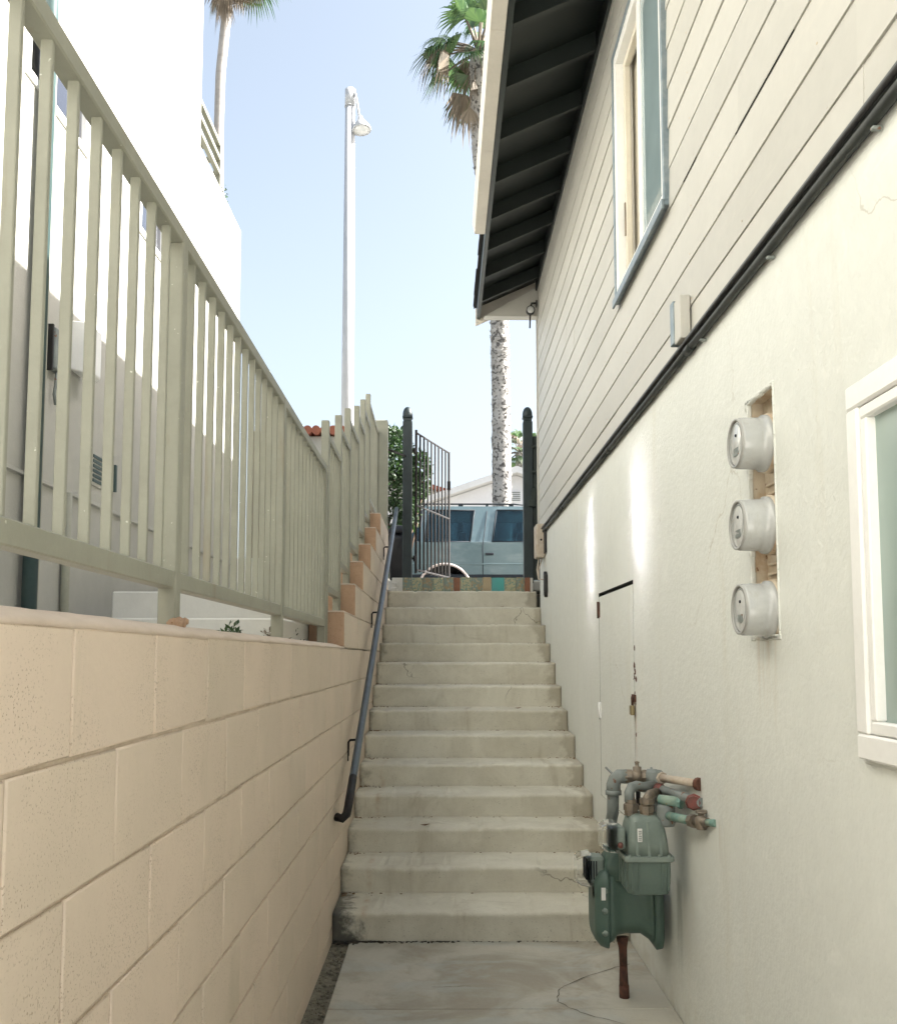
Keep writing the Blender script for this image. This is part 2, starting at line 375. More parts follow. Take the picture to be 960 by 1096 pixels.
def tag(o, label=None, cat=None, group=None, kind=None):
    if label: o['label'] = label
    if cat: o['category'] = cat
    if group: o['group'] = group
    if kind: o['kind'] = kind
    return o
def thing(name, label, cat, loc, group=None):
    o = bpy.data.objects.new(name, None); COL.objects.link(o); o.location = loc; o.empty_display_size = .2
    return tag(o, label, cat, group)
def copy_part(o, parent, off):
    c = o.copy(); COL.objects.link(c); c.parent = parent; c.location = o.location + Vector(off); return c

def wall_with_holes(mb, x, y0, y1, z0, z1, holes, m=0):
    ys = sorted({y0, y1, *[h[0] for h in holes], *[h[1] for h in holes]}); zs = sorted({z0, z1, *[h[2] for h in holes], *[h[3] for h in holes]})
    ys = [v for v in ys if y0 <= v <= y1]; zs = [v for v in zs if z0 <= v <= z1]
    for a, b in zip(ys, ys[1:]):
        for c, d in zip(zs, zs[1:]):
            cy, cz = (a+b)/2, (c+d)/2
            if any(h[0] < cy < h[1] and h[2] < cz < h[3] for h in holes): continue
            mb.poly([(x, a, c), (x, a, d), (x, b, d), (x, b, c)], m)

# ------------------------------------------------------------------ camera, light, sky
cam = bpy.data.cameras.new('camera'); co = bpy.data.objects.new('camera', cam); COL.objects.link(co)
co.location = (0, 0, EYE); co.rotation_euler = (R(90 + 4.745), 0, R(-.344))
cam.sensor_fit = 'HORIZONTAL'; cam.sensor_width = 36; cam.lens = 37.5; cam.shift_y = .075
cam.clip_start = .05; cam.clip_end = 3000
scene.camera = co

SUN = Vector((1, .03, .78)).normalized()
sl = bpy.data.lights.new('sun', 'SUN'); so = bpy.data.objects.new('sun', sl); COL.objects.link(so)
sl.energy = 3.1; sl.angle = R(.53); sl.color = (1, .975, .93)
so.location = (30, 0, 40); so.rotation_euler = SUN.to_track_quat('Z', 'Y').to_euler()
w = bpy.data.worlds.new('World'); scene.world = w; w.use_nodes = True
sky = w.node_tree.nodes.new('ShaderNodeTexSky'); sky.sky_type = 'NISHITA'; sky.sun_disc = False
sky.sun_elevation = math.asin(SUN.z); sky.sun_rotation = math.atan2(SUN.x, SUN.y)
sky.air_density = 1.0; sky.dust_density = 5.0; sky.ozone_density = 1.0
hsv = w.node_tree.nodes.new('ShaderNodeHueSaturation'); hsv.inputs['Saturation'].default_value = .63; hsv.inputs['Hue'].default_value = .489
w.node_tree.links.new(sky.outputs[0], hsv.inputs['Color']); w.node_tree.links.new(hsv.outputs[0], w.node_tree.nodes['Background'].inputs[0])
w.node_tree.nodes['Background'].inputs[1].default_value = .0445
vs = scene.view_settings; vs.view_transform = 'Standard'; vs.look = 'None'; vs.gamma = 1; vs.use_curve_mapping = False
vs.exposure = 3.1

# ------------------------------------------------------------------ staircase geometry (13 worn steps, then a tiled riser)
ST_D = [4.68 + .388*k for k in range(14)]
ST_PX = [977, 928.7, 887, 851, 818.5, 787, 760, 734.5, 709.5, 688.5, 668.7, 650, 632.7, 618]
ST_Z = [EYE + (703 - p)*d*.9966/1000 for p, d in zip(ST_PX, ST_D)]
ST_Y = [Yd(d, z) for d, z in zip(ST_D, ST_Z)]
TOP = ST_Z[13]; YTOP = ST_Y[13]

stairs = thing('staircase', 'worn grey concrete staircase climbing between the block wall and the white house', 'staircase', (.2, ST_Y[0], 0))
for k in range(13):
    mb = MB(); y0, y1, z1, z0 = ST_Y[k], ST_Y[k+1] + .05, ST_Z[k], (ST_Z[k-1] if k else 0) - .05
    prof = [(y0+.004, z0), (y0+.002, z0+.05), (y0+.001, z1-.03), (y0-.003, z1-.016), (y0+.001, z1-.005), (y0+.014, z1), (y0+.08, z1+.001), (y1-.08, z1+.004), (y1, z1+.005), (y1, z0)]
    n = 60; rows = []
    ph = rnd.random()*9
    for i in range(n+1):
        x = XL + .002 + (XR - XL - .004)*i/n
        j = .0022*math.sin(x*7+ph) + rnd.uniform(-.0013, .0013)
        chip = .011*max(0, rnd.random()-.86)*7
        rows.append([mb.bm.verts.new((x, y + ((j + chip) if 2 <= q <= 5 else 0), z + ((j - chip) if 2 <= q <= 6 else 0))) for q, (y, z) in enumerate(prof)])
    for A, B in zip(rows, rows[1:]):
        for q in range(len(prof)-1): mb.face([A[q], A[q+1], B[q+1], B[q]], 0, 1 <= q <= 5)
    mb.face(rows[0][::-1]); mb.face(rows[-1])
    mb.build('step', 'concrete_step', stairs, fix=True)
# tiled riser under the gate
mb = MB(); mb.box(-.53, XR-.003, YTOP+.012, YTOP+.34, ST_Z[12]-.05, TOP-.003, .003); mb.build('threshold', 'concrete_pale', stairs)
tl = [(0, .10), (1, .11), (0, .10), (1, .12), (0, .10), (2, .07), (1, .115), (0, .12), (3, .09), (4, .135), (1, .12), (0, .09), (2, .06)]
x = -.42
for ti, wd in tl:
    if x + wd > XR - .005: break
    mb = MB(); mb.box(x+.002, x+wd-.002, YTOP, YTOP+.0135, ST_Z[12]-.02, TOP+rnd.uniform(-.004, .002), .002)
    mb.build('tile', TILES[ti], stairs); x += wd
mb = MB()
for i in range(7):
    t = bmesh.new(); bmesh.ops.create_icosphere(t, subdivisions=1, radius=.05)
    for v in t.verts: v.co *= rnd.uniform(.7, 1.2)
    mb.merge(t, 0, Matrix.Translation((-.47 + rnd.uniform(-.05, .05), YTOP+.04+rnd.uniform(-.02, .05), ST_Z[12]+.02+rnd.random()*.09)))
mb.build('broken_concrete', 'concrete_pale', stairs)
# grit swept into the tread corners
mb = MB()
for k in range(12):
    for i in range(46):
        e = rnd.random(); xx = XL+.01+rnd.expovariate(14) if e < .5 else XR-.012-rnd.expovariate(16) if e < .8 else rnd.uniform(XL, XR)
        y = ST_Y[k+1]-.006-abs(rnd.gauss(0, .035 if e < .8 else .012)); q = rnd.uniform(.0015, .0055)
        if not (XL+.006 < xx < XR-.006) or y < ST_Y[k]+.02: continue
        t = bmesh.new(); bmesh.ops.create_icosphere(t, subdivisions=1, radius=q); mb.merge(t, 0, Matrix.Translation((xx, y, ST_Z[k]+.005)) @ Matrix.Diagonal((1.6, 1, .6, 1)))
tag(mb.build('stair_grit', 'leaf_debris'), kind='stuff')
# leaves blown onto the treads
for k, px, dy in ((6, 556, .12), (2, 455, .08), (11, 538, .02), (7, 400, .3), (5, 401, .3)):
    xx = (px-474)*ST_D[k]/1000; yy = ST_Y[k] + dy
    mb = MB(); z = ST_Z[k]+.006
    mb.poly([(xx-.03, yy, z+.003), (xx, yy-.011, z), (xx+.03, yy+.004, z+.008), (xx+.002, yy+.013, z+.002)])
    mb.poly([(xx-.03, yy, z+.001), (xx+.002, yy+.013, z), (xx+.03, yy+.004, z+.006), (xx, yy-.011, z-.002)][::-1])
    tag(mb.build('fallen_leaf', 'leaf_debris', None, (xx, yy, z)), 'small brown dry leaf lying on ' + {6: 'the seventh stair tread from the bottom, towards the house', 2: 'the third stair tread from the bottom, left of centre', 11: 'the twelfth stair tread near the top', 7: 'the eighth stair tread beside the handrail', 5: 'the sixth stair tread beside the handrail'}[k], 'leaf', 'leaves blown onto the stairs')

# ------------------------------------------------------------------ ground sheets
mb = MB()
mb.poly([(-400, -300, -.03), (400, -300, -.03), (400, YTOP+.3, -.03), (-400, YTOP+.3, -.03)])
mb.poly([(-400, YTOP+.3, -.03), (400, YTOP+.3, -.03), (400, YTOP+.3, TOP-.16), (-400, YTOP+.3, TOP-.16)])
mb.poly([(-400, YTOP+.3, TOP-.16), (400, YTOP+.3, TOP-.16), (400, 900, TOP-.16), (-400, 900, TOP-.16)])
tag(mb.build('ground', 'ground'), kind='structure')
mb = MB(); mb.box(-30, 30, YTOP+.33, 13.2, TOP-.12, TOP-.006, .01); tag(mb.build('sidewalk', 'concrete_pale'), kind='structure')
mb = MB(); mb.box(-30, 30, 13.21, 13.36, TOP-.14, TOP-.01, .02); tag(mb.build('kerb', 'concrete_pale'), kind='structure')
mb = MB(); mb.poly([(-60, 13.3, TOP-.14), (60, 13.3, TOP-.14), (60, 22, TOP-.14), (-60, 22, TOP-.14)]); tag(mb.build('road', 'asphalt'), kind='structure')
# alley slab with a saw joint, a grit strip along the block wall
SLX = -.465
for a, b_ in ((-30, -.5), (-.494, 1.2), (1.206, 3.902), (3.908, ST_Y[0]+.02)):
    mb = MB(); mb.box(SLX if a > -2 else -30, XR-.002 if a > -2 else 30, a, b_, -.08, 0, .003); tag(mb.build('path', 'slab' if a > -2 else 'bounce_paving'), kind='structure')
mb = MB(); n = 120
for i in range(n):
    ya, yb = -.49 + (ST_Y[0]+.49)*i/n, -.49 + (ST_Y[0]+.49)*(i+1)/n
    mb.poly([(XL-.02, ya, -.004), (SLX+.003, ya, -.014), (SLX+.003, yb, -.014), (XL-.02, yb, -.004)])
for i in range(500):
    y = rnd.uniform(1.5, ST_Y[0]-.01); xx = rnd.uniform(XL, SLX-.005); r = rnd.uniform(.003, .012)
    t = bmesh.new(); bmesh.ops.create_icosphere(t, subdivisions=1, radius=r)
    mb.merge(t, 0, Matrix.Translation((xx, y, -.008)) @ Matrix.Diagonal((1, 1.3, .7, 1)))
tag(mb.build('grit_strip', 'dirt'), kind='stuff')
# hairline cracks
def crack(pts, wd):
    mb = MB(); P = [Vector((x, y, .0025)) for x, y in pts]; Q = []
    for a, b in zip(P, P[1:]):
        for t in range(6): Q.append(a.lerp(b, t/6) + Vector((rnd.uniform(-.006, .006), rnd.uniform(-.006, .006), 0)))
    Q.append(P[-1])
    for a, b in zip(Q, Q[1:]):
        n = (b-a).cross(Vector((0, 0, 1))).normalized()*wd*rnd.uniform(.4, 1)
        mb.poly([a-n, b-n, b+n, a+n])
    tag(mb.build('path_crack', 'tape'), kind='structure')
crack([(.86, 4.45), (.66, 4.3), (.50, 4.13), (.47, 3.98), (.55, 3.86), (.7, 3.74), (.9, 3.66)], .0022)
crack([(-.05, 4.15), (.12, 4.16)], .002)
mb = MB()
for i in range(260):
    xx = XL + .012 + rnd.expovariate(3.2 if i < 170 else 1.1); y = ST_Y[0] - abs(rnd.gauss(0, .012 if xx > -.42 else .022)); r = rnd.uniform(.0025, .0085)*(1.3 if xx < -.3 else .6)
    if xx > XR - .03: continue
    t = bmesh.new(); bmesh.ops.create_icosphere(t, subdivisions=1, radius=r); mb.merge(t, 0, Matrix.Translation((xx, y, .002)) @ Matrix.Diagonal((1.5, .9, .55, 1)))
tag(mb.build('damp_dirt', M['wet_dirt']), kind='stuff')

# ------------------------------------------------------------------ block retaining wall
bw = thing('retaining_wall', 'long tan painted concrete block wall rising in steps beside the stairs', 'wall', (-.65, 3, 0))
WT, CH, BL = -.755, .2, .406
mb = MB()
def block(y0, y1, z0, z1, x=XL, tint=0):
    g = rnd.uniform(.0022, .0046); c = rnd.uniform(.0025, .0045); xo = x + rnd.uniform(-.0012, .0008)
    a = [(x-.02, y0+g, z0+g), (x-.02, y1-g, z0+g), (x-.02, y1-g, z1-g), (x-.02, y0+g, z1-g)]
    m_ = [(xo-c*.8, y0+g, z0+g), (xo-c*.8, y1-g, z0+g), (xo-c*.8, y1-g, z1-g), (xo-c*.8, y0+g, z1-g)]
    f = [(xo, y0+g+c, z0+g+c), (xo, y1-g-c, z0+g+c), (xo, y1-g-c, z1-g-c), (xo, y0+g+c, z1-g-c)]
    A, B, F = [[mb.bm.verts.new(p) for p in q] for q in (a, m_, f)]
    mb.face(F)
    for P, Q in ((A, B), (B, F)):
        for i in range(4): mb.face([P[i], P[(i+1) % 4], Q[(i+1) % 4], Q[i]], 0, P is B)
YEND = Yd(9.45, 2.6)
CTOP = 1.467
for c in range(8):
    z1 = CTOP - c*CH; z0 = z1 - CH
    y = 1.412 - BL*18 + (.203 if c % 2 else 0) + rnd.uniform(-.01, .01)
    while y < YEND:
        (block(max(y, -.6), min(y+BL, YEND), max(z0, -.1), z1) if y+BL > -.55 else None); y += BL
step_d = [5.27, 5.93, 6.52, 7.2, 7.75, 8.3]
SX = []
for k, d in enumerate(step_d):
    z0 = CTOP + .203*k; z1 = z0 + .203; ys = Yd(d, z1); SX.append((ys, z1))
    y = ys; first = True
    while y < YEND - .05:
        ln = BL if not (first and k % 2) else .36
        block(y, min(y+ln, YEND), z0, z1); y += ln; first = False
mb.build('block_face', 'block', bw, fix=True)
mb = MB(); mb.box(WT, XL-.0065, -.6, YEND, -.1, CTOP)
for k, (ys, z1) in enumerate(SX): mb.box(WT, XL-.0065, ys+.004, YEND-.002*k, CTOP-.01+.203*k, z1)
mb.build('mortar_core', 'mortar', bw)
# end faces of the stepped courses stay unpainted; their tops are capped
for k, (ys, z1) in enumerate(SX):
    mb = MB(); mb.box(WT+.002, XL-.002, ys-.012, ys+.0035, z1-.203+(.012 if k == 0 else .004), z1, .004)
    mb.build('block_end', 'raw_block', bw)
    nxt = SX[k+1][0] if k < 5 else YEND
    mb = MB(); mb.box(WT+.002, XL-.003, ys-.011, nxt, z1+.0005, z1+.009, .003); mb.build('mortar_cap', 'mortar_cap', bw)
mb = MB(); n = 70; rows = []
for i in range(n+1):
    y = -.6 + (SX[0][0]+.6)*i/n; j = rnd.uniform(-.002, .002)
    rows.append([mb.bm.verts.new((x_, y, z_+j)) for x_, z_ in ((XL-.006, CTOP-.006), (XL+.001, CTOP-.002), (XL-.002, CTOP+.006), (XL-.045, CTOP+.022), (XL-.10, CTOP+.027), (WT+.03, CTOP+.025), (WT, CTOP-.004))])
for A, B in zip(rows, rows[1:]):
    for q in range(6): mb.face([A[q], B[q], B[q+1], A[q+1]], 0, True)
mb.build('mortar_cap', 'mortar_cap', bw, fix=True)

# ------------------------------------------------------------------ fence on the wall
XF = -.668
def sqbar(mb, p, q, w_, bevel=.002):
    pass
fence = thing('picket_railing', 'long sage green metal picket railing standing on the block wall', 'railing', (XF, 2.7, 1.49))
zt, zb = 2.49, 1.628
posts_y = [.83, 2.28, 3.77, SX[0][0]-.12]
mb = MB(); mb.box(XF-.02, XF+.02, -.45, posts_y[-1]+.02, zt-.04, zt, .003); mb.build('top_rail', 'fence', fence)
mb = MB(); mb.box(XF-.02, XF+.018, -.45, posts_y[-1]+.021, zb-.043, zb, .003); mb.build('bottom_rail', 'fence', fence)
p0 = None
for y in [-.42] + posts_y:
    if p0 is None:
        mb = MB(); mb.box(XF-.022, XF+.0215, y-.022, y+.022, 1.478, zt-.004, .003); p0 = mb.build('post', 'fence', fence); py = y
    else: copy_part(p0, fence, (0, y-py, 0))
k0 = None; y = posts_y[1] - .1125*26
while y < posts_y[-1] - .04:
    if all(abs(y-p) > .045 for p in posts_y + [-.42]) and y > -.38:
        if k0 is None:
            mb = MB(); mb.box(XF-.0055, XF+.0145, y-.006, y+.006, zb-.01, zt-.035, .0015); k0 = mb.build('picket', 'fence', fence); ky = y
        else: copy_part(k0, fence, (0, y-ky, 0))
    y += .1125
mb = MB()
for i in range(26):
    t = bmesh.new(); bmesh.ops.create_icosphere(t, subdivisions=1, radius=rnd.uniform(.006, .014)); mb.merge(t, 0, Matrix.Translation((XF+.035+rnd.uniform(-.01, .012), posts_y[1]-.03+rnd.uniform(-.045, .02), 1.497+rnd.uniform(-.002, .008))))
tag(mb.build('mortar_crumbs', 'raw_block', None, (XF, posts_y[1], 1.49)), 'crumbled reddish mortar heaped at the foot of a railing post', 'mortar')

sf = thing('stepped_railing', 'sage green picket railing in short raised panels above the stepped wall', 'railing', (XF, 7.2, 1.9))
ends = [s[0] for s in SX] + [YEND-.06]
pk = None
for k, (ys, z1) in enumerate(SX):
    ya, yb = ys - .03, ends[k+1] - .075
    zt_ = zt + .2*(k+1) + .0; zb_ = z1 + .155
    mb = MB(); mb.box(XF-.022, XF+.0215, ya-.022, ya+.022, z1-.2+.01, zt_+.07, .003); mb.build('post', 'fence', sf)
    mb = MB(); mb.box(XF-.02, XF+.02, ya+.023, yb+.02, zt_-.035, zt_, .003); mb.build('top_rail', 'fence', sf)
    mb = MB(); mb.box(XF-.02, XF+.018, ya+.023, yb+.02, zb_-.04, zb_, .003); mb.build('bottom_rail', 'fence', sf)
    mb = MB(); mb.box(XF-.0205, XF+.0185, yb-.02, yb+.0195, z1+.005, zb_-.041, .002); mb.build('foot', 'fence', sf)
    n = int((yb - ya)/.1)
    for i in range(1, n+1):
        y = ya + (yb-ya)*i/n - .01
        mb = MB(); mb.box(XF-.0055, XF+.0145, y-.006, y+.006, zb_-.01, zt_-.03, .0015); mb.build('picket', 'fence', sf)
mb = MB(); mb.prism([(YEND-.13, SX[5][1]+.01), (YEND-.003, SX[5][1]+.01), (YEND-.003, 3.72), (YEND-.012, 3.77), (YEND-.04, 3.8), (YEND-.13, 3.8)], XF-.01, XL-.004, 'x', bevel=.004)
mb.build('end_post', 'fence', sf)
mb = MB(); mb.tube([(XL-.02, YEND-.01, 3.53), (-.40, Yd(9.85, 3.5), 3.53)], .012, 8); mb.build('tie_bar', 'dark_iron', sf)

# ------------------------------------------------------------------ handrail on the block wall
hr = thing('handrail', 'sloping blue grey steel handrail bracketed to the block wall', 'handrail', (-.49, 5, .6))
hx = -.485
def hp(d, px): z = EYE + (703-px)*d/1000; return Vector((hx, Yd(d, z), z))
A, B = hp(.485/.1015, 866), hp(.485/.0495, 545)
mb = MB(); dirv = (B-A).normalized()
pts = [A + Vector((-.055, -.015, -.035)), A + Vector((-.025, -.035, -.040)), A + Vector((-.004, -.025, -.02)), A + dirv*.03] + [A.lerp(B, t/20) for t in range(1, 21)]
mb.tube(pts[3:], .0215, 14); mb.build('rail_pipe', 'rail_steel', hr)
mb = MB(); mb.tube(pts[:4] + [A.lerp(B, .055)], .0222, 14); mb.build('rail_end', 'dark_iron', hr)
for t in (.135, .49, .78, .97):
    p = A.lerp(B, t)
    mb = MB(); mb.tube([p + Vector((0, 0, -.018)), p + Vector((-.055, -.01, -.02)), p + Vector((-.064, -.012, -.034)), p + Vector((-.064, -.012, -.11))], .007, 8)
    mb.box(XL+.0005, XL+.006, p.y-.03, p.y+.006, p.z-.14, p.z-.07, .001)
    mb.build('bracket', 'dark_iron', hr)

# ------------------------------------------------------------------ house on the right
YC = 9.0; YN = -.5
house = thing('white_house', 'two storey cream house with lap siding over white stucco beside the stairs', 'house', (2.5, 4, 0))
TRZ = 2.59
NI = (2.60, 2.83, 1.475, 2.20)         # meter niche  y0 y1 z0 z1
HD = (4.60, 5.62, .60, 1.80)           # access hatch
FW = (1.35, 2.065, 1.215, 2.01)          # frosted window opening
UW = (3.74, 4.78, 3.315, 4.62)          # upper window opening
mb = MB(); wall_with_holes(mb, XR, YN, YC, -.08, TRZ, [NI, (HD[0], HD[1], HD[2], HD[3]), FW])
mb.poly([(XR, YC, -.08), (XR, YC, TRZ), (7, YC, TRZ), (7, YC, -.08)])
mb.poly([(XR, YN, -.08), (7, YN, -.08), (7, YN, TRZ), (XR, YN, TRZ)])
mb.build('stucco_wall', 'stucco_white', house)
wall_stains(M['stucco_white'])
# niche lining and rusty panel
mb = MB(); y0, y1, z0, z1 = NI; xd = XR+.055
mb.poly([(XR, y0, z0), (xd, y0, z0), (xd, y0, z1), (XR, y0, z1)]); mb.poly([(XR, y1, z0), (XR, y1, z1), (xd, y1, z1), (xd, y1, z0)])
mb.poly([(XR, y0, z1), (xd, y0, z1), (xd, y1, z1), (XR, y1, z1)]); mb.poly([(XR, y0, z0), (XR, y1, z0), (xd, y1, z0), (xd, y0, z0)])
mb.build('niche_lining', 'rusty_panel', house)
mb = MB(); mb.box(xd-.006, xd+.02, y0-.02, y1+.02, z0-.02, z1+.02, .001)
for zc in (1.92, 1.68):
    for q in (-.018, .012): mb.box(xd-.016, xd-.005, y0+.01, y1-.03, zc+q, zc+q+.008, .002)
mb.build('meter_panel', 'rusty_panel', house)
# ragged plaster lip round the niche
mb = MB()
def lip(a, b, n, w0):
    a, b = Vector(a), Vector(b)
    for i in range(n):
        p, q = a.lerp(b, i/n), a.lerp(b, (i+1.05)/n); wd = w0*rnd.uniform(.3, 1)
        mb.box(XR-.004, XR+.012, min(p.y, q.y)-wd*.5, max(p.y, q.y)+wd*.5, min(p.z, q.z)-wd*.5, max(p.z, q.z)+wd*.5, .003)
lip((0, y0, z0), (0, y0, z1), 34, .012); lip((0, y1, z0), (0, y1, z1), 34, .022); lip((0, y0, z1), (0, y1, z1), 12, .016); lip((0, y0, z0), (0, y1, z0), 12, .02)
mb.build('plaster_edge', 'stucco_white', house)
# frosted window
def rect_frame(mb, y0, y1, z0, z1, wd, xa, xb, bevel=.003, m=0):
    mb.box(xa, xb, y0, y1, z1-wd, z1, bevel, m); mb.box(xa, xb, y0, y1, z0, z0+wd, bevel, m)
    mb.box(xa, xb, y0, y0+wd, z0+wd+.0005, z1-wd-.0005, bevel, m); mb.box(xa, xb, y1-wd, y1, z0+wd+.0005, z1-wd-.0005, bevel, m)
mb = MB(); rect_frame(mb, FW[0]-.02, FW[1]+.02, FW[2]-.02, FW[3]+.02, .056, XR-.024, XR+.03, .005); rect_frame(mb, FW[0]+.038, FW[1]-.038, FW[2]+.038, FW[3]-.038, .028, XR-.018, XR+.035, .004)
fr = mb.build('window', 'white_trim', house); fr['label'] = 'frosted lower window in a thick white frame'
mb = MB(); mb.box(XR+.004, XR+.012, FW[0]+.05, FW[1]-.05, FW[2]+.05, FW[3]-.05); mb.build('pane', 'frosted', fr)
mb = MB(); rect_frame(mb, FW[0]-.032, FW[1]+.032, FW[2]-.032, FW[3]+.032, .014, XR-.004, XR+.01, .003); mb.build('caulking', 'stucco_white', fr)
# hatch
mb = MB(); mb.box(XR-.001, XR+.03, HD[0]+.016, HD[1]-.012, HD[2]+.004, HD[3]-.022, .002)
hd = mb.build('hatch_door', 'stucco_white', house); hd['label'] = 'flush white painted hatch with rusty hinges and a padlock'
mb = MB(); mb.poly([(XR+.04, HD[0], HD[2]), (XR+.04, HD[0], HD[3]), (XR+.04, HD[1], HD[3]), (XR+.04, HD[1], HD[2])])
for a in ((HD[0], HD[0]), (HD[1], HD[1])): mb.poly([(XR, a[0], HD[2]), (XR+.04, a[0], HD[2]), (XR+.04, a[0], HD[3]), (XR, a[0], HD[3])])
mb.poly([(XR, HD[0], HD[3]), (XR+.04, HD[0], HD[3]), (XR+.04, HD[1], HD[3]), (XR, HD[1], HD[3])])
mb.build('opening', 'dark_void', hd)
for zc, dk in ((1.70, 'rust'), (1.10, 'white_trim')):
    mb = MB(); mb.tube([(XR-.006, HD[1]-.003, zc-.05), (XR-.006, HD[1]-.003, zc+.05)], .007, 8)
    mb.box(XR-.005, XR+.001, HD[1]-.045, HD[1]-.01, zc-.045, zc+.045, .001); mb.build('hinge', dk, hd)
mb = MB()
for i in range(26):
    zz = rnd.choice((1.42, 1.38, 1.33, 1.25, .85, 1.05)) + rnd.gauss(0, .04); s_ = rnd.uniform(.006, .017)
    mb.lathe((XR-.0005, HD[0]+rnd.gauss(-.006, .012), zz), (-1, 0, 0), [(s_*rnd.uniform(.6, 1), .0), (s_*.5, .0012), (0, .0016)], 7)
mb.build('rust_stain', 'rust', hd)
mb = MB(); mb.box(XR-.007, XR-.0008, HD[0]-.035, HD[0]+.05, 1.20, 1.235, .001)
mb.tube([(XR-.012, HD[0]-.008, 1.18), (XR-.013, HD[0]-.008, 1.215), (XR-.014, HD[0]+.004, 1.225), (XR-.013, HD[0]+.016, 1.215), (XR-.012, HD[0]+.016, 1.18)], .004, 8)
hs = mb.build('hasp', 'rust', hd)
mb = MB(); mb.box(XR-.024, XR-.004, HD[0]-.016, HD[0]+.026, 1.135, 1.183, .004); mb.build('padlock', pm('brass_lock', (.30, .25, .14), None, 20, .4, metal=.6), hs)

# lap siding
mb = MB()
zs = [TRZ-.01, 2.738] + [2.738 + .1735*i for i in range(1, 16)]
gapmb = MB()
for a, b in zip(zs, zs[1:]):
    segs = [(YN, YC, a, b)]
    wy0, wy1, wz0, wz1 = UW[0]-.03, UW[1]+.03, UW[2]-.03, UW[3]+.03
    if b > wz0 and a < wz1:
        segs = [(YN, wy0, a, b), (wy1, YC, a, b)]
        if a < wz0: segs.append((wy0, wy1, a, wz0))
        if b > wz1: segs.append((wy0, wy1, wz1, b))
    for (p, q, za, zb2) in segs:
        cuts = [p]
        if q - p > 3:
            y = p + rnd.uniform(1.5, 3.6)
            while y < q - .5: cuts.append(y); y += rnd.uniform(2.6, 4.2)
        cuts.append(q)
        for c0, c1 in zip(cuts, cuts[1:]):
            off = rnd.uniform(-.0012, .0012)
            fx = lambda z: XR - .0085 + off + .0050*(z-a)/(b-a)
            n = max(1, int((c1-c0)/.35)); prev = None
            for i in range(n+1):
                y = c0+.0006 + (c1-c0-.0012)*i/n; wv = rnd.uniform(-.0012, .0012) if za == a else 0
                V = [mb.bm.verts.new(pp) for pp in ((XR+.01, y, za+.001+wv), (fx(za), y, za+.001+wv), (fx(zb2), y, zb2), (XR+.01, y, zb2))]
                if prev:
                    for r_ in range(3): mb.face([prev[r_], prev[r_+1], V[r_+1], V[r_]], 0)
                else: mb.face(V)
                prev = V
            mb.face(prev[::-1])
ZS = zs[-1]
mb.poly([(XR+.002, YC, TRZ), (XR+.002, YC, ZS), (7, YC, ZS), (7, YC, TRZ)]); mb.poly([(XR+.002, YN, TRZ), (7, YN, TRZ), (7, YN, ZS), (XR+.002, YN, ZS)])
mb.build('lap_siding', 'siding', house, fix=True)
mb = MB(); mb.box(1.16, 6.9, YC+.01, YC+1.05, -.08, 5.15); mb.build('unseen_shade_wing', 'siding', house)  # unseen wing added to keep the sun off the stair head
mb = MB(); mb.box(XR-.0215, XR+.06, YC-.012, YC+.008, TRZ-.02, 5.03, .002); mb.build('corner_board', 'siding', house)
mb = MB()      # nail heads and short open cracks under the laps
for y in [(.35+.61*i) for i in range(15)]:
    for i in range(1, 12):
        if rnd.random() < .55:
            z = zs[i] + .03 + rnd.uniform(-.008, .012); yy = y + rnd.uniform(-.03, .03)
            if UW[0]-.05 < yy < UW[1]+.05 and z > UW[2]-.05: continue
            xx = XR - .0088 + .0050*(z-zs[i])/.1735
            mb.lathe((xx-.001, yy, z), (-1, 0, 0), [(.0035, 0), (.003, .0012), (0, .0014)], 7)
mb.build('nail_heads', 'rusty_panel', house)
for y, i, ln in ((2.35, 3, .5), (1.75, 2, .25), (3.3, 4, .18)):
    mb = MB(); mb.box(XR-.0078, XR-.006, y, y+ln, zs[i]-.002, zs[i]+.0008); mb.build('open_joint', 'dark_void', house)
mb = MB(); mb.box(XR-.024, XR+.06, YN, YC-.013, 5.035, ZS+.1, .003); mb.build('frieze_board', 'soffit', house)

# upper sliding window
mb = MB(); rect_frame(mb, UW[0]-.035, UW[1]+.035, UW[2]-.035, UW[3]+.035, .022, XR-.03, XR+.02, .002)
uw = mb.build('window', 'blue_alu', house); uw['label'] = 'half open upper sliding window with a weathered blue metal frame'
mb = MB(); mb.box(XR-.042, XR-.0305, UW[0]-.04, UW[1]+.04, UW[2]-.055, UW[2]-.012, .002); mb.build('sill', 'blue_alu', uw)
mb = MB(); rect_frame(mb, UW[0]-.012, UW[1]+.012, UW[2]-.012, UW[3]+.012, .05, XR-.022, XR+.07, .003)
ym = (UW[0]+UW[1])/2
mb.box(XR-.006, XR+.035, ym-.02, ym+.022, UW[2]+.04, UW[3]-.04, .003); mb.build('frame', 'white_trim', uw)
mb = MB(); mb.box(XR+.006, XR+.012, UW[0]+.03, ym-.02, UW[2]+.03, UW[3]-.03); mb.build('pane', 'pane_sky', uw)
mb = MB(); rect_frame(mb, ym+.09, UW[1]-.04, UW[2]+.04, UW[3]-.04, .035, XR+.02, XR+.05, .003); mb.build('sash', 'curtain', uw)
mb = MB(); mb.box(XR+.012, XR+.022, UW[1]-.062, UW[1]-.05, 3.62, 3.80, .002); mb.build('latch', 'brass', uw)
mb = MB(); mb.box(XR+.08, XR+.5, UW[0]-.02, UW[1]+.02, UW[2]-.02, UW[3]+.02); mb.build('room', 'curtain', uw)

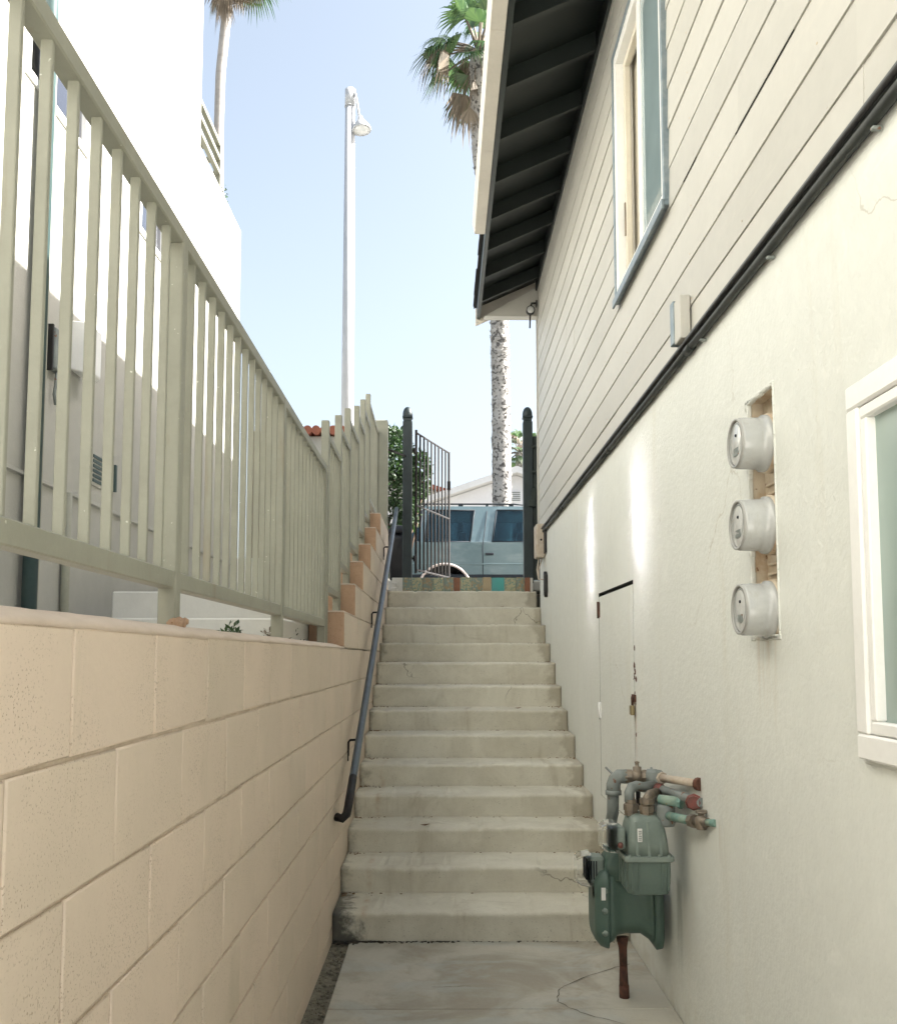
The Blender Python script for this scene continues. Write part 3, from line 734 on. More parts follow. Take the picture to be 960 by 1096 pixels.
# flashing and conduit along the joint between stucco and siding
mb = MB(); mb.box(XR-.034, XR+.004, YN, YC+.004, 2.588, 2.611, .003); mb.build('flashing', 'flashing', house)
mb = MB(); y = YN
while y < YC - .1:
    y2 = min(y + rnd.uniform(1.4, 2.2), YC)
    n = 8; pts = [(XR-.017, y + (y2-y)*i/n, 2.571 + rnd.uniform(-.0018, .0018)) for i in range(n+1)]
    mb.tube(pts, .0145, 10)
    mb.tube([(XR-.017, y2-.05, 2.571), (XR-.017, y2+.02, 2.571)], .0178, 10)
    y = y2
mb.build('conduit', 'cable_black', house)
mb = MB(); mb.tube([(XR-.0335, YN, 2.592), (XR-.0335, YC, 2.592)], .007, 8); mb.build('cable', 'black', house)
for y in (2.55, 3.24, 1.9):
    mb = MB(); mb.box(XR-.024, XR-.0005, y, y+.014, 2.544, 2.552, .002); mb.build('conduit_clip', 'pipe_grey', house)
# stub post on the siding just above the conduit
mb = MB(); mb.box(XR-.055, XR-.017, 3.50, 3.545, 2.62, 2.79, .003); mb.build('stub_box', 'blue_alu', house)
mb = MB(); mb.box(XR-.05, XR-.011, 3.41, 3.497, 2.613, 2.78, .003); mb.build('stub_board', 'siding', house)

# roof: deck, rafters, shingles, gutter, verge
SL = .45
def rz(x): return 5.06 + SL*(x - XR)           # underside of rafters
XE = .345
RD = .115
yy = Yd(5.03, 4.8) - .56*18
r0 = None
while yy < YC - .1:
    if yy > -1:
        if r0 is None:
            mb = MB(); mb.prism([(XE+.03, rz(XE+.03)), (1.25, rz(1.25)), (1.25, rz(1.25)+RD), (XE+.03, rz(XE+.03)+RD)], yy-.021, yy+.021, 'y', bevel=.002)
            r0 = mb.build('rafter', 'soffit', house); ry = yy
        else: copy_part(r0, house, (0, yy-ry, 0))
    yy += .56
RX = 4.6
mb = MB(); mb.prism([(XE-.015, rz(XE-.015)+RD+.001), (RX, rz(RX)+RD+.001), (RX, rz(RX)+RD+.02), (XE-.015, rz(XE-.015)+RD+.02)], YN, YC+.14, 'y'); mb.build('roof_deck', 'soffit', house)
mb = MB()
nrow = 26
for i in range(nrow):
    xa = XE-.04 + (RX-XE+.04)*i/nrow; xb = XE-.04 + (RX-XE+.04)*(i+1)/nrow + .03
    y = YN + (.15 if i % 2 else 0)
    while y < YC+.15:
        y2 = min(y+.3, YC+.16); j = rnd.uniform(-.008, .004)
        lo = rz(xa)+RD+.026; hi = rz(xb)+RD+.021
        mb.prism([(xa+j, lo), (xb, hi), (xb, hi+.008), (xa+j, lo+.012)], y+.003, y2-.003, 'y'); y = y2
mb.build('shingles', 'shingle', house)
mb = MB()      # far slope and gable wall so the roof closes
mb.prism([(RX, rz(RX)+RD+.02), (RX+4.3, rz(XE)+RD), (RX+4.3, rz(XE)+RD+.03), (RX, rz(RX)+RD+.05)], YN, YC+.15, 'y')
mb.build('far_roof_slope', 'shingle', house)
mb = MB(); mb.prism([(XR+.05, ZS-.2), (7.9, ZS-.2), (7.9, 5.1), (RX, rz(RX)+RD-.02), (XR+.05, rz(XR+.05)+.1)], YC-.06, YC-.004, 'y'); mb.build('gable_wall', 'siding', house)
mb = MB(); mb.box(XE-.008, XE+.026, YN, YC+.1, rz(XE)-.005, rz(XE)+RD-.01, .002); mb.build('fascia', 'dark_wood', house)
# verge board and the boxed return at the far end
mb = MB(); mb.prism([(XE-.02, rz(XE-.02)-.06), (RX, rz(RX)-.03), (RX, rz(RX)+RD), (XE-.02, rz(XE-.02)+RD)], YC+.1, YC+.128, 'y', bevel=.002); mb.build('verge_board', 'gutter', house)
mb = MB(); mb.prism([(XE+.06, rz(XE)-.018), (XR+.002, rz(XE)-.018), (XR+.002, rz(XR)+.02), (XR-.01, rz(XR)+.02)], YC-.02, YC+.09, 'y', bevel=.002); mb.build('eave_return', 'siding', house)
# gutter, three lengths
gy = [-3, 2.2, 4.75, 5.95, 7.18]
for a, b in zip(gy, gy[1:]):
    z0 = rz(XE)-.02; mb = MB(); gx0, gx1 = XE-.105, XE-.012
    mb.prism([(gx0+.012, z0), (gx1, z0), (gx1, z0+.10), (gx1-.004, z0+.10), (gx1-.004, z0+.004), (gx0+.014, z0+.004), (gx0+.004, z0+.08), (gx0+.004, z0+.1), (gx0-.006, z0+.1), (gx0-.006, z0+.075)], a+.0015, b-.0015, 'y')
    if b == gy[-1]: mb.prism([(gx0+.012, z0+.002), (gx1-.005, z0+.002), (gx1-.005, z0+.09), (gx0, z0+.09)], b-.004, b-.001, 'y')
    mb.build('gutter', 'gutter', house)
# floodlight under the far eave
fl = thing('security_light', 'small black floodlight hanging under the far corner of the eave', 'light', (XR-.05, YC-.06, 4.85))
mb = MB(); mb.box(XR-.03, XR-.0165, YC-.11, YC-.05, 4.85, 4.91, .004); mb.tube([(XR-.03, YC-.08, 4.885), (XR-.07, YC-.09, 4.88), (XR-.085, YC-.09, 4.83)], .011, 8); mb.tube([(XR-.085, YC-.09, 4.78), (XR-.09, YC-.09, 4.63)], .008, 8); mb.build('arm', 'black', fl)
mb = MB(); mb.lathe((XR-.085, YC-.06, 4.80), (0, -1, 0), [(.02, 0), (.042, .03), (.042, .075), (.036, .075)], 16); lh = mb.build('lamp_head', 'black', fl)
mb = MB(); mb.lathe((XR-.085, YC-.06, 4.80), (0, -1, 0), [(.035, .07), (.02, .08), (0, .082)], 16); mb.build('lens', 'dial', lh)
# utility box on the wall near the top of the stairs
ub = thing('utility_box', 'small pale grey utility box on the house wall at the top of the stairs', 'utility box', (XR, 8.75, 2.4))
mb = MB(); mb.box(XR-.085, XR-.002, 8.50, 8.72, 2.33, 2.64, .015, seg=2); mb.build('box', 'pipe_cream', ub)
mb = MB(); mb.box(XR-.018, XR-.0015, 8.38, 8.495, 2.36, 2.60, .003); mb.build('back_plate', 'black', ub)
mb = MB(); mb.lathe((XR-.04, 8.499, 2.49), (0, -1, 0), [(.01, 0), (.01, .005), (0, .006)], 10); mb.build('lock', 'black', ub)
mb = MB()
for o_ in (0, .03): mb.tube([(XR-.05+o_, 8.62, 2.33), (XR-.07+o_*.5, 8.6, 2.22), (XR-.06, 8.56, 2.13), (XR-.02, 8.48, 2.12), (XR-.012, 8.42, 2.115)], .006, 8)
mb.build('cable', 'pipe_cream', ub)
mb = MB(); mb.prism([(8.33, 2.15), (8.40, 2.19), (8.43, 2.17), (8.43, 1.98), (8.36, 1.95), (8.33, 2.0)], XR-.03, XR-.001, 'x', bevel=.004)
mb.build('hose_hook', 'black', ub)

# ------------------------------------------------------------------ electric meters
def electric_meter(z, label, ang):
    c = Vector((XR+.03, 2.70, z))
    t = thing('electric_meter', label, 'electric meter', tuple(c), 'electric meters in the wall niche')
    mb = MB(); mb.lathe(c, (-1, 0, 0), [(.070, -.0), (.088, 0), (.088, .022), (.080, .026)], 32); mb.build('base_ring', 'rusty_panel', t)
    mb = MB(); mb.lathe(c, (-1, 0, 0), [(.084, .024), (.084, .036), (.0765, .038), (.0765, .055), (.075, .103), (.0725, .109), (.067, .111)], 36); cv = mb.build('cover', 'meter_plastic', t)
    mb = MB(); mb.lathe(c, (-1, 0, 0), [(.0655, .04), (.0655, .107), (.062, .1085), (0, .1085)], 32); mb.build('dial', 'dial', cv)
    mb = MB(); mb.lathe(c, (-1, 0, 0), [(.073, .108), (.073, .1135), (.066, .1135), (.066, .108)], 36); mb.build('rim', 'meter_rim', cv)
    mb = MB(); f = c + Vector((-.1089, 0, 0))
    mb.box(f.x-.0015, f.x+.002, f.y-.022, f.y+.022, f.z-.036, f.z-.0255)
    for q in range(3): mb.box(f.x-.002, f.x+.002, f.y-.02+q*.014, f.y-.01+q*.014, f.z-.026+ang*.004*q, f.z-.014)
    mb.build('register', 'pipe_grey', cv)
    mb = MB(); mb.lathe((f.x, f.y-.003, f.z+.023), (-1, 0, 0), [(.005, 0), (.004, .003), (0, .003)], 8); mb.build('reset_stud', 'chrome_dark', cv)
    mb = MB(); mb.lathe((f.x+.0008, f.y, f.z+.01), (-1, 0, 0), [(.05, 0), (.05, .0006), (.047, .0006), (.047, 0)], 28); mb.build('dial_ring', 'pipe_grey', cv)
electric_meter(2.045, 'round grey electric meter, top of the stack of three in the wall niche', 0)
electric_meter(1.803, 'round grey electric meter, middle of the stack of three in the wall niche', 1)
electric_meter(1.556, 'round grey electric meter, bottom of the stack of three in the wall niche', -1)

# ------------------------------------------------------------------ gas meters
def loft(mb, secs, m=0, smooth=False, cap=True):
    """secs: list of rings (same count)"""
    rings = [[mb.bm.verts.new(p) for p in s_] for s_ in secs]; n = len(rings[0])
    for A_, B_ in zip(rings, rings[1:]):
        for k in range(n): mb.face([A_[k], A_[(k+1) % n], B_[(k+1) % n], B_[k]], m, smooth)
    if cap: mb.face(rings[0][::-1], m); mb.face(rings[-1], m)
def rrect(x0, x1, y0, y1, r, n=4):
    out = []
    for cx, cy, a0 in ((x1-r, y1-r, 0), (x0+r, y1-r, 90), (x0+r, y0+r, 180), (x1-r, y0+r, 270)):
        for i in range(n+1):
            a = R(a0 + 90*i/n); out.append((cx+r*math.cos(a), cy+r*math.sin(a)))
    return out
# lower, dark green diaphragm meter: barrel between two bolted covers, axis along x
g1 = thing('gas_meter', 'dark green gas meter hanging low by the stair foot, below the grey green one', 'gas meter', (.76, 3.93, .2), 'gas meters on the alley wall')
def ysec(x, hw, z0, z1, r): return [(x, 3.93 + a, b) for a, b in rrect(-hw, hw, z0, z1, r, 5)]
mb = MB()
loft(mb, [ysec(.675, .125, .235, .52, .06), ysec(.70, .122, .245, .515, .06), ysec(.72, .108, .262, .50, .07), ysec(.76, .10, .268, .495, .07), ysec(.83, .10, .268, .495, .07), ysec(.865, .112, .25, .50, .06), ysec(.88, .125, .235, .51, .05)], smooth=True)
mb.build('body', 'meter_green', g1)
mb = MB()
loft(mb, [ysec(.612, .09, .27, .485, .04), ysec(.618, .105, .25, .505, .05), ysec(.64, .12, .225, .53, .06), ysec(.662, .128, .22, .535, .055), ysec(.674, .130, .218, .537, .055)], smooth=True)
mb.build('front_cover', 'meter_green', g1)
mb = MB()
for a, b in ((-.112, .29), (-.112, .38), (-.112, .46), (.112, .29), (.112, .38), (.112, .46), (-.05, .235), (.05, .235)):
    mb.lathe((.655, 3.93+a*1.08, b), (-1, (-.6 if a < 0 else .6), 0), [(.014, -.004), (.013, .006), (.007, .009), (.007, .014), (0, .015)], 10)
mb.build('bolt', 'meter_grey', g1)
mb = MB()
loft(mb, [ysec(.881, .12, .238, .505, .05), ysec(.895, .135, .215, .50, .05), ysec(.922, .13, .218, .495, .05), ysec(.93, .11, .24, .47, .04)], smooth=True); mb.build('rear_cover', 'meter_green', g1)
mb = MB(); loft(mb, [[(x_, y_, .49) for x_, y_ in rrect(.66, .88, 3.84, 4.02, .03)], [(x_, y_, .56) for x_, y_ in rrect(.66, .87, 3.85, 4.01, .03)], [(x_, y_, .63) for x_, y_ in rrect(.70, .84, 3.87, 3.99, .04)], [(x_, y_, .66) for x_, y_ in rrect(.72, .82, 3.89, 3.97, .03)]], smooth=True); mb.build('top_case', 'meter_green', g1)
mb = MB(); mb.box(.585, .665, 3.86, 3.97, .475, .585, .012, seg=2); ix = mb.build('index_case', 'meter_grey', g1)
mb = MB(); mb.box(.578, .586, 3.872, 3.958, .49, .575); 
for q in range(4): mb.box(.586+.012*q, .592+.012*q, 3.856, 3.862, .495, .57)
mb.build('dial_plate', 'chrome_dark', ix)
mb = MB(); loft(mb, [[(x_, 3.915+a, .53+b) for a, b in rrect(-hw, hw, -hz, hz, .015)] for x_, hw, hz in ((.60, .066, .068), (.555, .062, .062), (.535, .05, .05))], smooth=False); mb.build('index_cover', 'clear_cover', ix)
mb = MB(); mb.box(.636, .655, 3.793, 3.797, .425, .475); mb.box(.612, .6125, 3.85, 3.90, .42, .46); mb.build('sticker', 'label', g1)
mb = MB(); mb.tube([(.755, 3.93, .245), (.756, 3.925, .20), (.757, 3.92, .12)], [.030, .020, .018], 14); mb.tube([(.757, 3.92, .13), (.757, 3.92, .07), (.758, 3.92, .045)], [.018, .021, .022], 14); mb.tube([(.758, 3.92, .05), (.759, 3.92, -.01)], [.0235, .024], 14)
mb.build('drip_leg', 'rust', g1)
# upper, grey green meter: two cast halves with a flange belt
g2 = thing('gas_meter', 'grey green gas meter with flanged cast case, upper of the pair at the stair foot', 'gas meter', (.78, 3.62, .5), 'gas meters on the alley wall')
gx0, gx1, gy0, gy1 = .692, .880, 3.50, 3.72
def zsec(z, i, r=.02): return [(x_, y_, z) for x_, y_ in rrect(gx0+i, gx1-i, gy0+i, gy1-i, r)]
mb = MB(); loft(mb, [zsec(.662, .004), zsec(.72, .010), zsec(.755, .016, .024), zsec(.79, .024, .03), zsec(.805, .038, .03), zsec(.81, .06, .03)], smooth=True)
for x_ in (.735, .785, .835): mb.prism([(gy0-.003, .665), (gy0+.02, .79), (gy0+.03, .79), (gy0+.03, .665)], x_-.006, x_+.006, 'x', bevel=.002)
mb.build('upper_case', 'meter_grey', g2)
mb = MB(); loft(mb, [zsec(.642, -.010), zsec(.646, -.013), zsec(.658, -.013), zsec(.663, -.010)])
for i in range(5):
    for yv in (gy0-.004, gy1+.004): mb.lathe((gx0+.01+.042*i, yv, .663), (0, 0, 1), [(.009, 0), (.009, .006), (0, .007)], 8)
mb.build('flange', 'meter_grey', g2)
mb = MB(); loft(mb, [zsec(.515, .02, .03), zsec(.52, .008, .025), zsec(.56, .002), zsec(.642, 0)], smooth=False)
for x_ in (.715, .74, .84, .865): mb.box(x_-.005, x_+.005, gy0-.006, gy0+.01, .535, .64, .002)
for y_ in (3.54, 3.6, 3.66): mb.box(gx0-.006, gx0+.01, y_-.006, y_+.006, .535, .64, .002)
mb.build('lower_case', pm('mid_green_meter_paint', (.12, .168, .14), (.10, .14, .118), 9, .45, .3, .002, 90, streak=(.2, .24, .21), sscale=(10, 10, 3), st=(.6, .8), samount=.35), g2)
mb = MB(); mb.box(.738, .758, gy0-.0005+.006, gy0+.012, .715, .765, .001); st_ = mb.build('sticker', 'label', g2)
mb = MB()
for q in range(6): mb.box(.742, .742+rnd.uniform(.008, .012), gy0+.003, gy0+.0056, .722+q*.0065, .7245+q*.0065)
mb.build('print', 'pipe_grey', st_)
mb = MB(); mb.box(.628, .692, 3.53, 3.65, .68, .765, .012, seg=2); ix = mb.build('index_case', 'meter_grey', g2)
mb = MB(); mb.box(.618, .627, 3.545, 3.635, .69, .755); mb.build('dial_plate', 'dial', ix)
mb = MB(); loft(mb, [[(x_, 3.59+a, .725+b) for a, b in rrect(-hw, hw, -hz, hz, .015)] for x_, hw, hz in ((.655, .070, .056), (.61, .066, .053), (.592, .052, .042))]); mb.build('index_cover', 'clear_cover', ix)
mb = MB(); mb.lathe((.668, 3.526, .70), (0, -1, 0), [(.012, 0), (.011, .008), (0, .01)], 10); mb.build('seal', 'red_paint', ix)
mb = MB()
for x_, y_ in ((.735, 3.62), (.795, 3.58)):
    mb.lathe((x_, y_, .80), (0, 0, 1), [(.030, 0), (.030, .018), (.034, .02), (.034, .042), (.026, .045), (.026, .06), (0, .06)], 8, sm=False)
mb.build('union_nut', 'brass', g2)

# pipework feeding both meters
gp = thing('gas_piping', 'grey, cream and verdigris gas pipes with rusty valves feeding the meters', 'gas pipes', (.8, 3.7, .8))
mb = MB(); mb.tube([(.705, 3.90, .62), (.70, 3.84, .74), (.70, 3.80, .78), (.70, 3.78, .90)], .0245, 14)
mb.tube([(.70, 3.78, .862), (.70, 3.78, .895), (.708, 3.778, .918), (.722, 3.775, .93), (.755, 3.77, .93)], .029, 14); mb.tube([(.70, 3.78, .855), (.70, 3.78, .873)], .033, 14)
mb.build('riser_pipe', 'pipe_grey', gp)
mb = MB(); mb.tube([(.748, 3.77, .93), (.775, 3.765, .93)], .029, 8, sm=False); mb.tube([(.772, 3.765, .93), (.815, 3.76, .93)], .026, 12); mb.lathe((.795, 3.762, .945), (0, 0, 1), [(.018, 0), (.018, .025), (.008, .027), (.008, .04), (.012, .045), (0, .05)], 10)
mb.tube([(.815, 3.76, .93), (.84, 3.755, .93)], .029, 8, sm=False); vv = mb.build('shutoff_valve', 'brass', gp)
mb = MB(); mb.box(.785, .803, 3.74, 3.75, .80, .91, .003); mb.box(.755, .80, 3.742, 3.749, .895, .91, .002); mb.build('handle', 'dark_iron', vv)
mb = MB(); mb.tube([(.835, 3.755, .93), (.87, 3.74, .93)], .033, 14); mb.lathe((.862, 3.742, .93), (0, 0, 1), [(.033, -.035), (.036, -.03), (.036, .02), (.03, .028), (0, .03)], 14)
mb.tube([(.862, 3.742, .935), (.862, 3.742, .80)], .026, 12); mb.tube([(.862, 3.742, .83), (.862, 3.735, .77)], .034, 12); mb.build('tee_fitting', 'pipe_grey', gp)
mb = MB(); mb.tube([(.88, 3.735, .93), (XR-.002, 3.36, .955)], .0155, 12); mb.tube([(.876, 3.74, .93), (.886, 3.70, .932)], .024, 8, sm=False); mb.build('wall_pipe', 'pipe_cream', gp)
mb = MB(); mb.tube([(XR-.006, 3.36, .955), (XR+.002, 3.34, .955)], .024, 14); mb.build('wall_flange', 'rust', gp)
mb = MB(); mb.tube([(.872, 3.70, .89), (.935, 3.32, .893)], .017, 12); mb.build('wall_pipe', 'pipe_grey', gp)
mb = MB(); mb.lathe((.915, 3.345, .893), (-.3, -1, 0), [(.018, -.02), (.028, -.01), (.031, .01), (.024, .016), (.024, .022), (0, .022)], 8, sm=False); mb.build('red_coupling', 'red_paint', gp); mb = MB(); mb.tube([(.85, 3.70, .885), (.88, 3.68, .886)], .027, 8, sm=False); mb.build('red_coupling', 'red_paint', gp)
mb = MB(); mb.tube([(.735, 3.62, .85), (.735, 3.625, .885), (.745, 3.63, .905), (.77, 3.65, .908), (.80, 3.67, .90), (.86, 3.72, .90)], .0205, 12); mb.build('outlet_elbow', 'pipe_grey', gp)
mb = MB(); mb.tube([(.795, 3.58, .85), (.797, 3.585, .87), (.81, 3.60, .882), (.85, 3.66, .882)], .018, 12); mb.lathe((.795, 3.58, .85), (0, 0, 1), [(.03, 0), (.03, .02), (0, .02)], 8, sm=False); mb.build('outlet_elbow', 'brass', gp)
mb = MB(); mb.tube([(.84, 3.56, .868), (.90, 3.50, .868)], .020, 12); mb.lathe((.895, 3.50, .868), (1, -.8, 0), [(.02, 0), (.025, .004), (.025, .018), (0, .018)], 8, sm=False); mb.tube([(.865, 3.54, .81), (.91, 3.33, .825)], .0165, 12); mb.build('stub_pipe', 'pipe_teal', gp)
mb = MB(); mb.lathe((.862, 3.56, .81), (0, 0, 1), [(.0, -.045), (.032, -.042), (.036, -.03), (.036, .03), (.03, .042), (0, .045)], 14); mb.build('tee_fitting', 'pipe_grey', gp)
mb = MB(); mb.tube([(.905, 3.35, .824), (.912, 3.325, .826)], .025, 8, sm=False); mb.lathe((.92, 3.27, .832), (0, 0, 1), [(.018, -.025), (.022, -.015), (.022, .015), (.012, .022), (.012, .03), (.02, .032), (.02, .038), (0, .038)], 10)
mb.box(.90, .94, 3.262, 3.272, .868, .876, .002); mb.tube([(.912, 3.32, .826), (.93, 3.22, .84)], .016, 10); bv = mb.build('bleed_valve', 'brass', gp)
mb = MB(); mb.tube([(.93, 3.22, .84), (XR+.002, 3.16, .848)], .013, 10); mb.build('wall_pipe', 'pipe_teal', gp)
mb = MB(); mb.tube([(XR-.03, 4.02, .935), (XR-.02, 3.76, .79)], .006, 6); mb.tube([(.70, 3.95, .945), (.735, 3.8, .905)], .005, 6); mb.build('brace_rod', 'pipe_grey', gp)

for o_ in (g1, g2, gp): o_.location.y += .11
for o_ in (g1, g2): o_.scale = (.89, .92, 1)
# ------------------------------------------------------------------ stucco building across the yard
bld = thing('stucco_building', 'tall cream stucco building with a roof terrace behind the railing', 'building', (-4, 3, 1.4))
YB1 = Yd(8.93, 5.4); YB2 = Yd(7.45, 5.6); PZ = 5.47
W1 = (4.12, 4.86, 4.12, 4.56); W2 = (5.72, 6.27, 4.12, 4.56)
mb = MB(); wall_with_holes(mb, XB, -8, YB2, -.08, 6.85, [W1, W2]); wall_with_holes(mb, XB, YB2, YB1, -.08, PZ, [])
mb.poly([(XB, YB1, -.08), (XB, YB1, PZ), (-9, YB1, PZ), (-9, YB1, -.08)])
mb.poly([(XB, YB2, PZ-.9), (XB, YB2, 6.85), (-9, YB2, 6.85), (-9, YB2, PZ-.9)])
mb.poly([(XB, -8, 6.85), (-9, -8, 6.85), (-9, YB2, 6.85), (XB, YB2, 6.85)])
mb.poly([(XB, -8, -.08), (-9, -8, -.08), (-9, -8, 6.85), (XB, -8, 6.85)])
mb.build('stucco_wall', 'stucco_cream', bld, fix=True)
mb = MB()
mb.poly([(XB-.14, YB2, PZ-.9), (XB-.14, YB1-.14, PZ-.9), (-9, YB1-.14, PZ-.9), (-9, YB2, PZ-.9)]); mb.poly([(XB, YB2+.001, PZ), (XB, YB1, PZ), (XB-.14, YB1, PZ), (XB-.14, YB2+.001, PZ)]); mb.poly([(XB-.14, YB2, PZ), (XB-.14, YB1-.14, PZ), (XB-.14, YB1-.14, PZ-.9), (XB-.14, YB2, PZ-.9)])
mb.poly([(XB-.14, YB1, PZ), (-9, YB1, PZ), (-9, YB1-.14, PZ), (XB-.14, YB1-.14, PZ)])
mb.build('parapet', 'stucco_cream', bld)
mb = MB()
mb.prism([(XB+.001, 2.245), (XB+.018, 2.25), (XB+.018, 2.266), (XB+.001, 2.275)], -8, YB1, 'y'); mb.build('ledge', 'stucco_cream', bld)
def win(Wd, bow, lab):
    y0, y1, z0, z1 = Wd
    mb = MB(); rect_frame(mb, y0-.01, y1+.01, z0-.01, z1+.01, .045, XB-.03, XB+.012, .003)
    f = mb.build('window', 'white_trim', bld); f['label'] = lab
    mb = MB(); ny, nz = 16, 16; g = []
    for i in range(ny+1):
        row = []
        for j in range(nz+1):
            u, v = 2*i/ny-1, 2*j/nz-1
            row.append(mb.bm.verts.new((XB-.012 - .0035*(1-u*u) - bow*(1-v*v), y0+.02+(y1-y0-.04)*i/ny, z0+.02+(z1-z0-.04)*j/nz)))
        g.append(row)
    for i in range(ny):
        for j in range(nz): mb.face([g[i][j], g[i+1][j], g[i+1][j+1], g[i][j+1]], 0, True)
    mb.build('pane', 'sun_pane', f)
    return f
win(W1, .0055, 'white framed window high on the stucco wall, nearer the camera'); win(W2, .0055, 'white framed window high on the stucco wall, farther along')
# terrace rail
mb = MB(); yr0, yr1 = YB2-.02, Yd(8.32, 5.7); xr_ = XB-.06
for z in (5.69, 5.82, 5.95): mb.box(xr_-.02, xr_+.02, yr0, yr1, z-.02, z+.02, .003)
for z in (5.69, 5.82, 5.95): mb.box(-6, xr_-.021, yr1-.04, yr1, z-.019, z+.019, .003)
mb.box(xr_-.021, xr_+.021, yr1-.041, yr1+.001, PZ, 5.972, .002)
mb.build('terrace_rail', 'fence', bld)
mb = MB()
for i in range(60):
    p = Vector((xr_+rnd.uniform(-.02, .06), yr1+rnd.uniform(-.05, .05), 5.45+rnd.random()*.16)); q = p + Vector((rnd.uniform(-.04, .04), rnd.uniform(-.04, .04), rnd.uniform(-.04, .02))); n = Vector((rnd.uniform(-1, 1), rnd.uniform(-1, 1), rnd.uniform(-1, 1))).normalized()*.012
    mb.poly([p, q+n, q*1.0-n])
# (sprigs of a terrace plant at the rail's end)
tag(mb.build('terrace_plant', 'leaf', None, (xr_, yr1, 5.45)), 'small sprig of plant at the corner post of the terrace rail', 'plant')
# wall fittings
mb = MB(); yv = Yd(5.21, 2.45); mb.box(XB+.001, XB+.008, yv-.09, yv+.09, 2.36, 2.55, .002); vt = mb.build('vent', 'stucco_cream', bld)
mb = MB()
for q in range(6): mb.box(XB+.0085, XB+.013, yv-.07, yv+.07, 2.38+q*.027, 2.396+q*.027)
mb.build('vent_slots', 'pipe_dark', vt)
mb = MB(); yv = Yd(5.48, 2.45); mb.box(XB+.001, XB+.02, yv-.012, yv+.012, 2.38, 2.54, .003); mb.build('pipe_stub', 'pipe_dark', bld)
mb = MB(); yv = Yd(4.9, 3.0); mb.prism([(XB+.001, 2.90), (XB+.09, 2.87), (XB+.11, 2.89), (XB+.11, 3.14), (XB+.001, 3.15)], yv-.09, yv+.09, 'y', bevel=.006); mb.build('wall_lamp', 'white_trim', bld)
mb = MB(); yv = Yd(4.62, 2.95); mb.box(XB+.001, XB+.04, yv-.05, yv+.05, 2.82, 3.03, .01, seg=2); mb.tube([(XB+.03, yv, 2.82), (XB+.02, yv+.01, 2.74), (XB+.025, yv-.01, 2.70), (XB+.02, yv+.02, 2.66)], .008, 6); jb = mb.build('junction_box', 'pipe_grey', bld)
mb = MB(); mb.box(XB+.001, XB+.034, yv-.065, yv-.051, 2.81, 3.04, .003)  # black slab stands in for shade on the box's near side
for q in range(3): mb.lathe((XB+.041, yv+.015, 2.88+q*.045), (1, 0, 0), [(.008, 0), (.006, .004), (0, .005)], 8)
mb.build('shade_face_and_screws', 'black', jb)
dpy = Yd(4.3, 2.2)
mb = MB(); mb.tube([(XB+.05, dpy, 1.40), (XB+.05, dpy, 9.0)], .034, 14); mb.build('downpipe', 'pipe_dark', bld)
mb = MB(); mb.box(XB+.001, XB+.045, dpy+.045, dpy+.11, 1.40, 9.0, .003); mb.build('downpipe_boxing', 'pipe_stucco', bld)
mb = MB(); mb.tube([(XB+.025, Yd(4.74, 2), 1.40), (XB+.025, Yd(4.74, 2), 2.25)], .022, 10); mb.build('conduit', 'pipe_stucco', bld)

# yard behind the wall
mb = MB(); mb.box(XB+.001, WT-.001, -.6, 11, -.05, 1.452); tag(mb.build('yard', 'concrete_pale'), kind='structure')
ysf = thing('yard_steps', 'low pale concrete steps in the yard behind the railing', 'steps', (-1.4, 4.8, 1.45))
mb = MB(); mb.box(XB+.003, WT-.003, 4.35, 10.9, 1.45, 1.60, .008); mb.build('step', 'concrete_pale', ysf)
mb = MB(); mb.box(-1.70, WT-.004, 4.80, 10.9, 1.595, 1.755, .008); mb.build('step', 'concrete_pale', ysf)
# end wall of the yard with a board fence and a tile coping
ew = thing('yard_wall', 'pale low wall topped by a brown board fence at the end of the yard', 'wall', (-1.6, 11, 1.45))
mb = MB(); mb.box(-4.2, -.62, 11, 11.2, 1.4, 2.585, .01); mb.build('base_wall', 'concrete_pale', ew)
mb = MB(); x_ = -2.28
while x_ < -.8: mb.box(x_, x_+.115, 11.05+rnd.uniform(-.004, .004), 11.075, 2.59, 4.13+rnd.uniform(-.01, .01), .004); x_ += .123
mb.build('fence_boards', 'wood_fence', ew)
cw = thing('tile_coping', 'row of terracotta barrel tiles on a stucco pier behind the railing', 'tile coping', (-1.45, 10.8, 1.75))
mb = MB(); mb.box(-1.66, -1.22, 10.68, 10.94, 1.75, 3.98, .02); mb.build('pier', 'stucco_cream', cw)
x_ = -1.66
while x_ < -1.15:
    mb = MB(); mb.tube([(x_, 10.6, 4.03), (x_, 10.985, 4.06)], [.052, .047], 12); mb.build('tile', 'tile_cap', cw); x_ += .098

# ------------------------------------------------------------------ foliage
def leaves(mb, c, rad, n, size, rr, m=0, hollow=.55):
    for _ in range(n):
        v = Vector((rr.gauss(0, 1), rr.gauss(0, 1), rr.gauss(0, 1))).normalized()*(hollow + (1-hollow)*rr.random()**.5)
        p = Vector(c) + Vector((v.x*rad[0], v.y*rad[1], v.z*rad[2]))
        d = (v + Vector((rr.gauss(0, .7), rr.gauss(0, .7), rr.gauss(0, .6)))).normalized(); u = d.orthogonal().normalized(); u = Matrix.Rotation(rr.random()*6.28, 3, d) @ u
        s_ = size*rr.uniform(.6, 1.3); t = u.cross(d).normalized()
        mb.poly([p, p+d*s_*.5+t*s_*.26+u*s_*.05, p+d*s_, p+d*s_*.5-t*s_*.26+u*s_*.05], m)
rb = random.Random(3)
bush = thing('bush', 'dense green leafy bush behind the left dark gate post', 'bush', (-.6, 10.9, TOP))
mb = MB()
